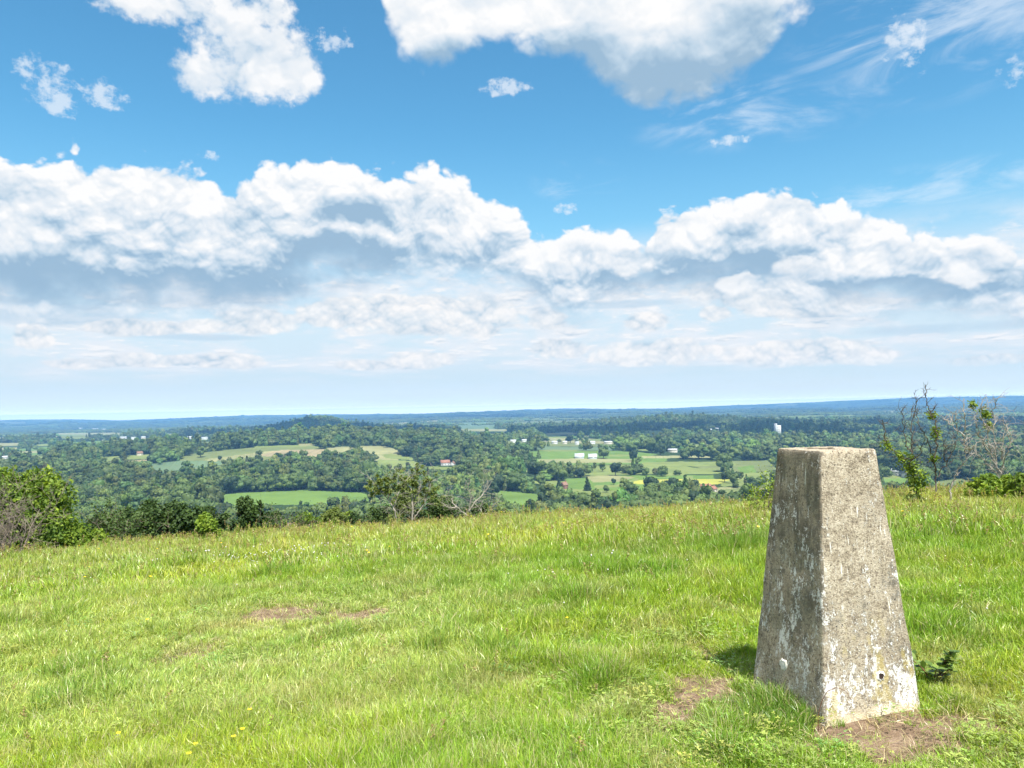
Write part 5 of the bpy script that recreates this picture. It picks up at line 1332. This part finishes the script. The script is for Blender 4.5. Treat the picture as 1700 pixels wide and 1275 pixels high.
# bramble at the foot of the pillar and an arching stem before it
def bramble():
    gx0, gy0 = near_ground([1550], [1142])[0]
    o = bpy.data.objects.new('bramble', None); COL.objects.link(o); o.location = (gx0, gy0, float(meadow_z(np.array(gx0), np.array(gy0))))
    o.scale = (1.35, 1.35, 1.25); r = np.random.default_rng(51); tb = []; V = []; F = []; A = []; off = 0
    for k in range(9):
        a = r.uniform(0, 6.28); l = r.uniform(.10, .24); d = np.array([math.cos(a), math.sin(a) * .7, 0]); t = np.linspace(0, 1, 6)
        P = d * (l * .55 * t)[:, None] + np.array([0, 0, 1.]) * (l * (1.1 * t - .45 * t * t))[:, None]; tb.append(tube(P, np.linspace(.003, .0015, 6), 4))
        for j in (2, 3, 4, 5):
            for m_ in range(3):
                e = r.normal(size=3); e[2] = abs(e[2]) * .55; e /= np.linalg.norm(e); s = np.cross(e, (0, 0, 1.)); s /= np.linalg.norm(s); L = r.uniform(.024, .042); c = P[j]
                q = [c, c + e * L * .35 + s * L * .36 + (0, 0, .004), c + e * L * .75 + s * L * .28, c + e * L, c + e * L * .75 - s * L * .28, c + e * L * .35 - s * L * .36 + (0, 0, .004)]
                V += q; F.append((off, off + 1, off + 2, off + 3)); F.append((off, off + 3, off + 4, off + 5)); off += 6; A += [r.uniform(0, 1)] * 6
    v, f = join_tubes(tb); link('stems', mesh_np('stems', v, f, [m_bramstem], smooth=True), o)
    link('foliage', mesh_np('foliage', np.array(V), np.array(F), [m_bramble], {'v': np.array(A)}), o)
    tag(o, 'small dark green bramble at the right foot of the pillar', 'plant')
m_bramstem = plain('bramble_stem', (.16, .07, .04), 0.6, 0.3)
bramble()
def arching():
    r = np.random.default_rng(61); d0 = 4.13
    pts = [(1358, 1188), (1364, 1165), (1373, 1148), (1390, 1141), (1405, 1148), (1413, 1162)]
    P = np.array([px_point(a, b, d0) for a, b in pts]); gz = float(meadow_z(np.array(P[0][0]), np.array(P[0][1])))
    base = np.array((P[0][0], P[0][1], gz)); P = np.concatenate([[base], P]) - base
    t = np.linspace(0, len(P) - 1, 24); Q = np.stack([np.interp(t, np.arange(len(P)), P[:, k]) for k in range(3)], -1)
    v, f = tube(Q, np.linspace(.0022, .0012, 24), 5)
    o = link('arching_bramble', mesh_np('arching_bramble', v, f, [m_bramstem], smooth=True), None, tuple(base)); tag(o, 'thin brown bramble stem arching in front of the pillar foot', 'bramble')
arching()

# ------------------------------------------------------------------ farms, sheds and towers in the valley
def wallmat(name, col): return plain(name, col, 0.8, 0.2, 0.15, .3)
MW = wallmat('white_render', (.62, .61, .57)); MBk = wallmat('red_brick', (.27, .13, .09)); MCr = wallmat('cream_render', (.62, .57, .46)); MGy = wallmat('grey_cladding', (.48, .50, .51))
RR = wallmat('red_tiles', (.27, .13, .09)); RG = wallmat('grey_slates', (.20, .20, .21)); RW = wallmat('pale_sheet_roof', (.50, .52, .52)); RB = wallmat('brown_tiles', (.22, .13, .09)); MWin = plain('window_glass', (.05, .06, .07), 0.2, 0.6)
MGl = plain('greenhouse_glass', (.45, .50, .50), 0.3, 0.6, .1)
def box(x0, x1, y0, y1, z0, z1):
    v = np.array([(x, y, z) for z in (z0, z1) for x, y in ((x0, y0), (x1, y0), (x1, y1), (x0, y1))]); f = np.array([(3, 2, 1, 0), (4, 5, 6, 7), (0, 1, 5, 4), (1, 2, 6, 5), (2, 3, 7, 6), (3, 0, 4, 7)]); return v, f
def multi(boxes):
    V = []; F = []; off = 0
    for b in boxes: v, f = box(*b); V.append(v); F.append(f + off); off += 8
    return np.concatenate(V), np.concatenate(F)
def building(name, px, py, wpx, hm, dm, wall, roof, label, rot=0.0, pitch=.5, cat='house', group=None, wins=True, lift=0.0, w=None):
    g = pixel_ground([px], [py])[0]; d = math.hypot(*g); W = w if w else wpx / FPX * d
    z = float(ground_z(g[:1], g[1:])[0]) + lift
    o = bpy.data.objects.new(name, None); COL.objects.link(o); o.location = (g[0], g[1], z - .3); o.rotation_euler = (0, 0, rot - math.atan2(g[0], g[1])); tag(o, label, cat, group)
    a, b = W / 2, dm / 2; e = hm + pitch * b
    v = np.array([(-a, -b, -2), (a, -b, -2), (a, b, -2), (-a, b, -2), (-a, -b, hm), (a, -b, hm), (a, b, hm), (-a, b, hm), (-a, 0, e), (a, 0, e)])
    wallm = mesh_np('walls', v, [np.array([(0, 1, 5, 4), (2, 3, 7, 6)]), np.array([(1, 2, 6, 9, 5), (3, 0, 4, 8, 7)])], [wall]); link('walls', wallm, o)
    t = .25; ov = .5; E = e + t; hh = hm + t - pitch * ov
    rv = np.array([(-a - ov, -b - ov, hh), (a + ov, -b - ov, hh), (a + ov, 0, E), (-a - ov, 0, E), (a + ov, b + ov, hh), (-a - ov, b + ov, hh),
                   (-a - ov, -b - ov, hh - t), (a + ov, -b - ov, hh - t), (a + ov, 0, E - t), (-a - ov, 0, E - t), (a + ov, b + ov, hh - t), (-a - ov, b + ov, hh - t)])
    rf = np.array([(0, 1, 2, 3), (3, 2, 4, 5), (9, 8, 7, 6), (11, 10, 8, 9), (0, 6, 7, 1), (5, 4, 10, 11)]); rt = np.array([(1, 7, 8, 2), (2, 8, 10, 4), (0, 3, 9, 6), (3, 5, 11, 9)])
    r_ = link('roof', mesh_np('roof', rv, [rf, rt], [roof]), o)
    if wins:
        n = max(2, int(W / 4.5))
        for s in range(1 if hm < 4.5 else 2):
            for k in range(n):
                cx = -a + (k + .5) * W / n; z0 = 1.0 + s * 2.7; v, f = box(cx - .6, cx + .6, -b - .05, -b + .1, z0, z0 + 1.3); link('window', mesh_np('window', v, f, [MWin]), o)
        v, f = box(-.5 + a * .5, .5 + a * .5, -.45, .45, e - .6, e + 1.4); link('chimney', mesh_np('chimney', v, f, [MBk]), r_)
    return o
BL = [('farmhouse', 739, 772, 15, 5, 9, MW, RR, 'white farmhouse with a red roof beside the wooded hill', .2, 1.0, 'house'), ('farmhouse', 752, 772, 8, 3.5, 8, MW, RB, 'low white outbuilding right of the red roofed farmhouse', 1.2, .8, 'house'),
 ('brick_house', 937, 811, 8, 5, 8, MBk, RB, 'red brick house hidden among trees left of the pale cropped field', .5, .9, 'house'), ('farmhouse', 1172, 815, 16, 4.6, 8, MW, RR, 'white house with a long red roof below the yellow field', -.15, .9, 'house'),
 ('farmhouse', 1184, 816, 9, 3.6, 7, MCr, RR, 'small cream house right of the long red roofed one', .9, .9, 'house'),
 ('white_farmhouse', 1493, 789, 20, 6, 11, MW, RW, 'large white farmhouse right of the pillar top', -.25, .6, 'house'), ('white_barn', 1505, 792, 10, 4, 8, MW, RG, 'small white barn against the large white farmhouse', .9, .6, 'barn'),
 ('brick_house', 232, 756, 8, 5, 8, MCr, RB, 'cream cottage with a brown roof above the left hillside fields', .3, .9, 'house')]
for b in BL: building(*b[:9], rot=b[9], pitch=b[10], cat=b[11])
SH = [(921, 737, 12, 'leftmost white shed in the row before the cloud shaded wood'), (938, 737, 9, 'second white shed from the left before the shaded wood'), (958, 738, 8, 'small white shed in the middle of the long shed row'),
      (982, 737, 14, 'long white shed right of the middle of the row'), (1010, 737, 17, 'longest white shed at the right end of the shed row'), (852, 735, 12, 'white shed on its own left of the shed row'), (870, 734, 10, 'white shed between the lone one and the row'),
      (1117, 751, 19, 'long low white shed left of the pillar top'), (133, 712, 8, 'leftmost distant white shed above the left bush'), (158, 713, 11, 'middle distant white shed above the left bush'), (172, 714, 8, 'rightmost distant white shed above the left bush'),
      (1190, 715, 7, 'small cream building on the shaded ridge'), (1180, 717, 5, 'tiny pale building left of the cream one on the ridge'), (700, 722, 6, 'tiny white building far off in the centre left'), (205, 729, 12, 'white building left in the scattered village'), (222, 730, 9, 'cream building in the scattered village'),
      (238, 729, 8, 'pale building at the right of the scattered village'), (315, 729, 9, 'pale house in the distance right of the village'), (340, 730, 12, 'long pale building far off above the hillside fields'), (172, 735, 5, 'small isolated white house left of the village'), (8, 765, 9, 'white house at the left edge of the valley'),
      (1085, 696, 6, 'tiny white building far off left of the shaded ridge')]
for i, (px, py, w, lab) in enumerate(SH):
    building('farm_shed' if i < 8 else 'distant_building', px, py, w * .75, 4.5 if i < 8 else 6.0, 12, MW if i % 3 != 1 else MCr, RW if i % 2 else MGy, lab, rot=((i * 37) % 7 - 3) * .08, pitch=.3, cat='shed' if i < 8 else 'building', wins=False, lift=3.0 if i >= 8 else 1.5)
# greenhouses
for k, (px, py, w) in enumerate([(962, 760, 15), (984, 761, 14)]):
    building('greenhouse', px, py, w, 3.5, 24, MGl, MGl, ('left' if k == 0 else 'right') + ' one of two pale greenhouses behind the large pale field', pitch=.45, cat='greenhouse', wins=False)
# white tower block with its stair turret, on the edge of the shaded wood
def tower():
    g = pixel_ground([1291], [722])[0]; d = math.hypot(*g); z = float(ground_z(g[:1], g[1:])[0]); u = d / FPX
    o = bpy.data.objects.new('white_tower', None); COL.objects.link(o); o.location = (g[0], g[1], z); o.rotation_euler = (0, 0, -math.atan2(g[0], g[1]) + .3); tag(o, 'pale tower block rising from the shaded wood left of the dead saplings', 'tower')
    v, f = box(-4 * u, 4 * u, -10, 10, -5, 15 * u); link('block', mesh_np('block', v, f, [MW]), o)
    v, f = box(-4.6 * u, -2.0 * u, -12, 6, -5, 18 * u); link('stair_turret', mesh_np('stair_turret', v, f, [MGy]), o)
    v, f = multi([(-1.5 * u + k * 1.6 * u, -.9 * u + k * 1.6 * u, -10.2, -9.9, 2 * u + j * 3.2 * u, 3.6 * u + j * 3.2 * u) for k in range(3) for j in range(4)]); link('windows', mesh_np('windows', v, f, [MWin]), o)
tower()

# ------------------------------------------------------------------ unseen clouds added above the frame to lay shadow bands across the valley
m_cl, nt = material('cloud_white'); principled(nt, (.9, .9, .9), 1.0, 0.0)
def shadow_cloud(px, py, wx_, wy_, seed):
    """an added heaped cloud, kept out of view, placed so its shadow falls on this spot"""
    g = pixel_ground([px], [py])[0]; z = -80.0; alt = 1500 + .95 * math.hypot(*g); k = (alt - z) / sun_dir.z
    c = np.array((g[0] + sun_dir.x * k, g[1] + sun_dir.y * k, alt)); r = np.random.default_rng(seed); iv, if_ = ico(3); V = []; F = []; off = 0
    for i in range(26):
        a, q = r.uniform(0, 6.28), math.sqrt(r.uniform(0, 1)); p = np.array((math.cos(a) * q * wx_, math.sin(a) * q * wy_, r.uniform(0, 60))); s = r.uniform(.16, .34) * min(wx_, wy_) * 1.3
        V.append(p + iv * (s, s, s * .55) * (1 + .12 * np.sin(iv @ r.normal(size=3) * 6))[:, None]); F.append(if_ + off); off += len(iv)
    o = link('cloud', mesh_np('cloud', np.concatenate(V), np.concatenate(F), [m_cl], smooth=True), None, tuple(c))
    o['label'] = 'white heaped cloud added out of the picture to shade the valley'; o['category'] = 'cloud'; o['group'] = 'added shadow clouds above the picture'
shadow_cloud(1050, 718, 680, 450, 1); shadow_cloud(900, 721, 600, 200, 2); shadow_cloud(1560, 706, 900, 330, 3); shadow_cloud(520, 712, 500, 300, 4); shadow_cloud(1450, 722, 500, 250, 5); shadow_cloud(700, 694, 1800, 700, 6); shadow_cloud(240, 697, 1500, 800, 7)

# ------------------------------------------------------------------ haze: the air of the valley
hm, nt = material('haze_air')
pv = nt.new('ShaderNodeVolumePrincipled')
pv.inputs['Density'].default_value = HAZE
pv.inputs['Color'].default_value = (0.24, 0.54, 0.96, 1); pv.inputs['Anisotropy'].default_value = 0.0
o_ = nt.new('ShaderNodeOutputMaterial'); nt.t.links.new(pv.outputs[0], o_.inputs['Volume'])
hb = np.array([(sx * 16800, sy * 16800, z) for z in (gz_.min() - 1.0, HAZE_TOP) for sx, sy in ((-1, -1), (1, -1), (1, 1), (-1, 1))])
hf = np.array([(3, 2, 1, 0), (4, 5, 6, 7), (0, 1, 5, 4), (1, 2, 6, 5), (2, 3, 7, 6), (3, 0, 4, 7)])
tag(link('haze', mesh_np('haze', hb, hf, [hm])), label='thin blue summer haze filling the valley air', cat='haze', kind='stuff')
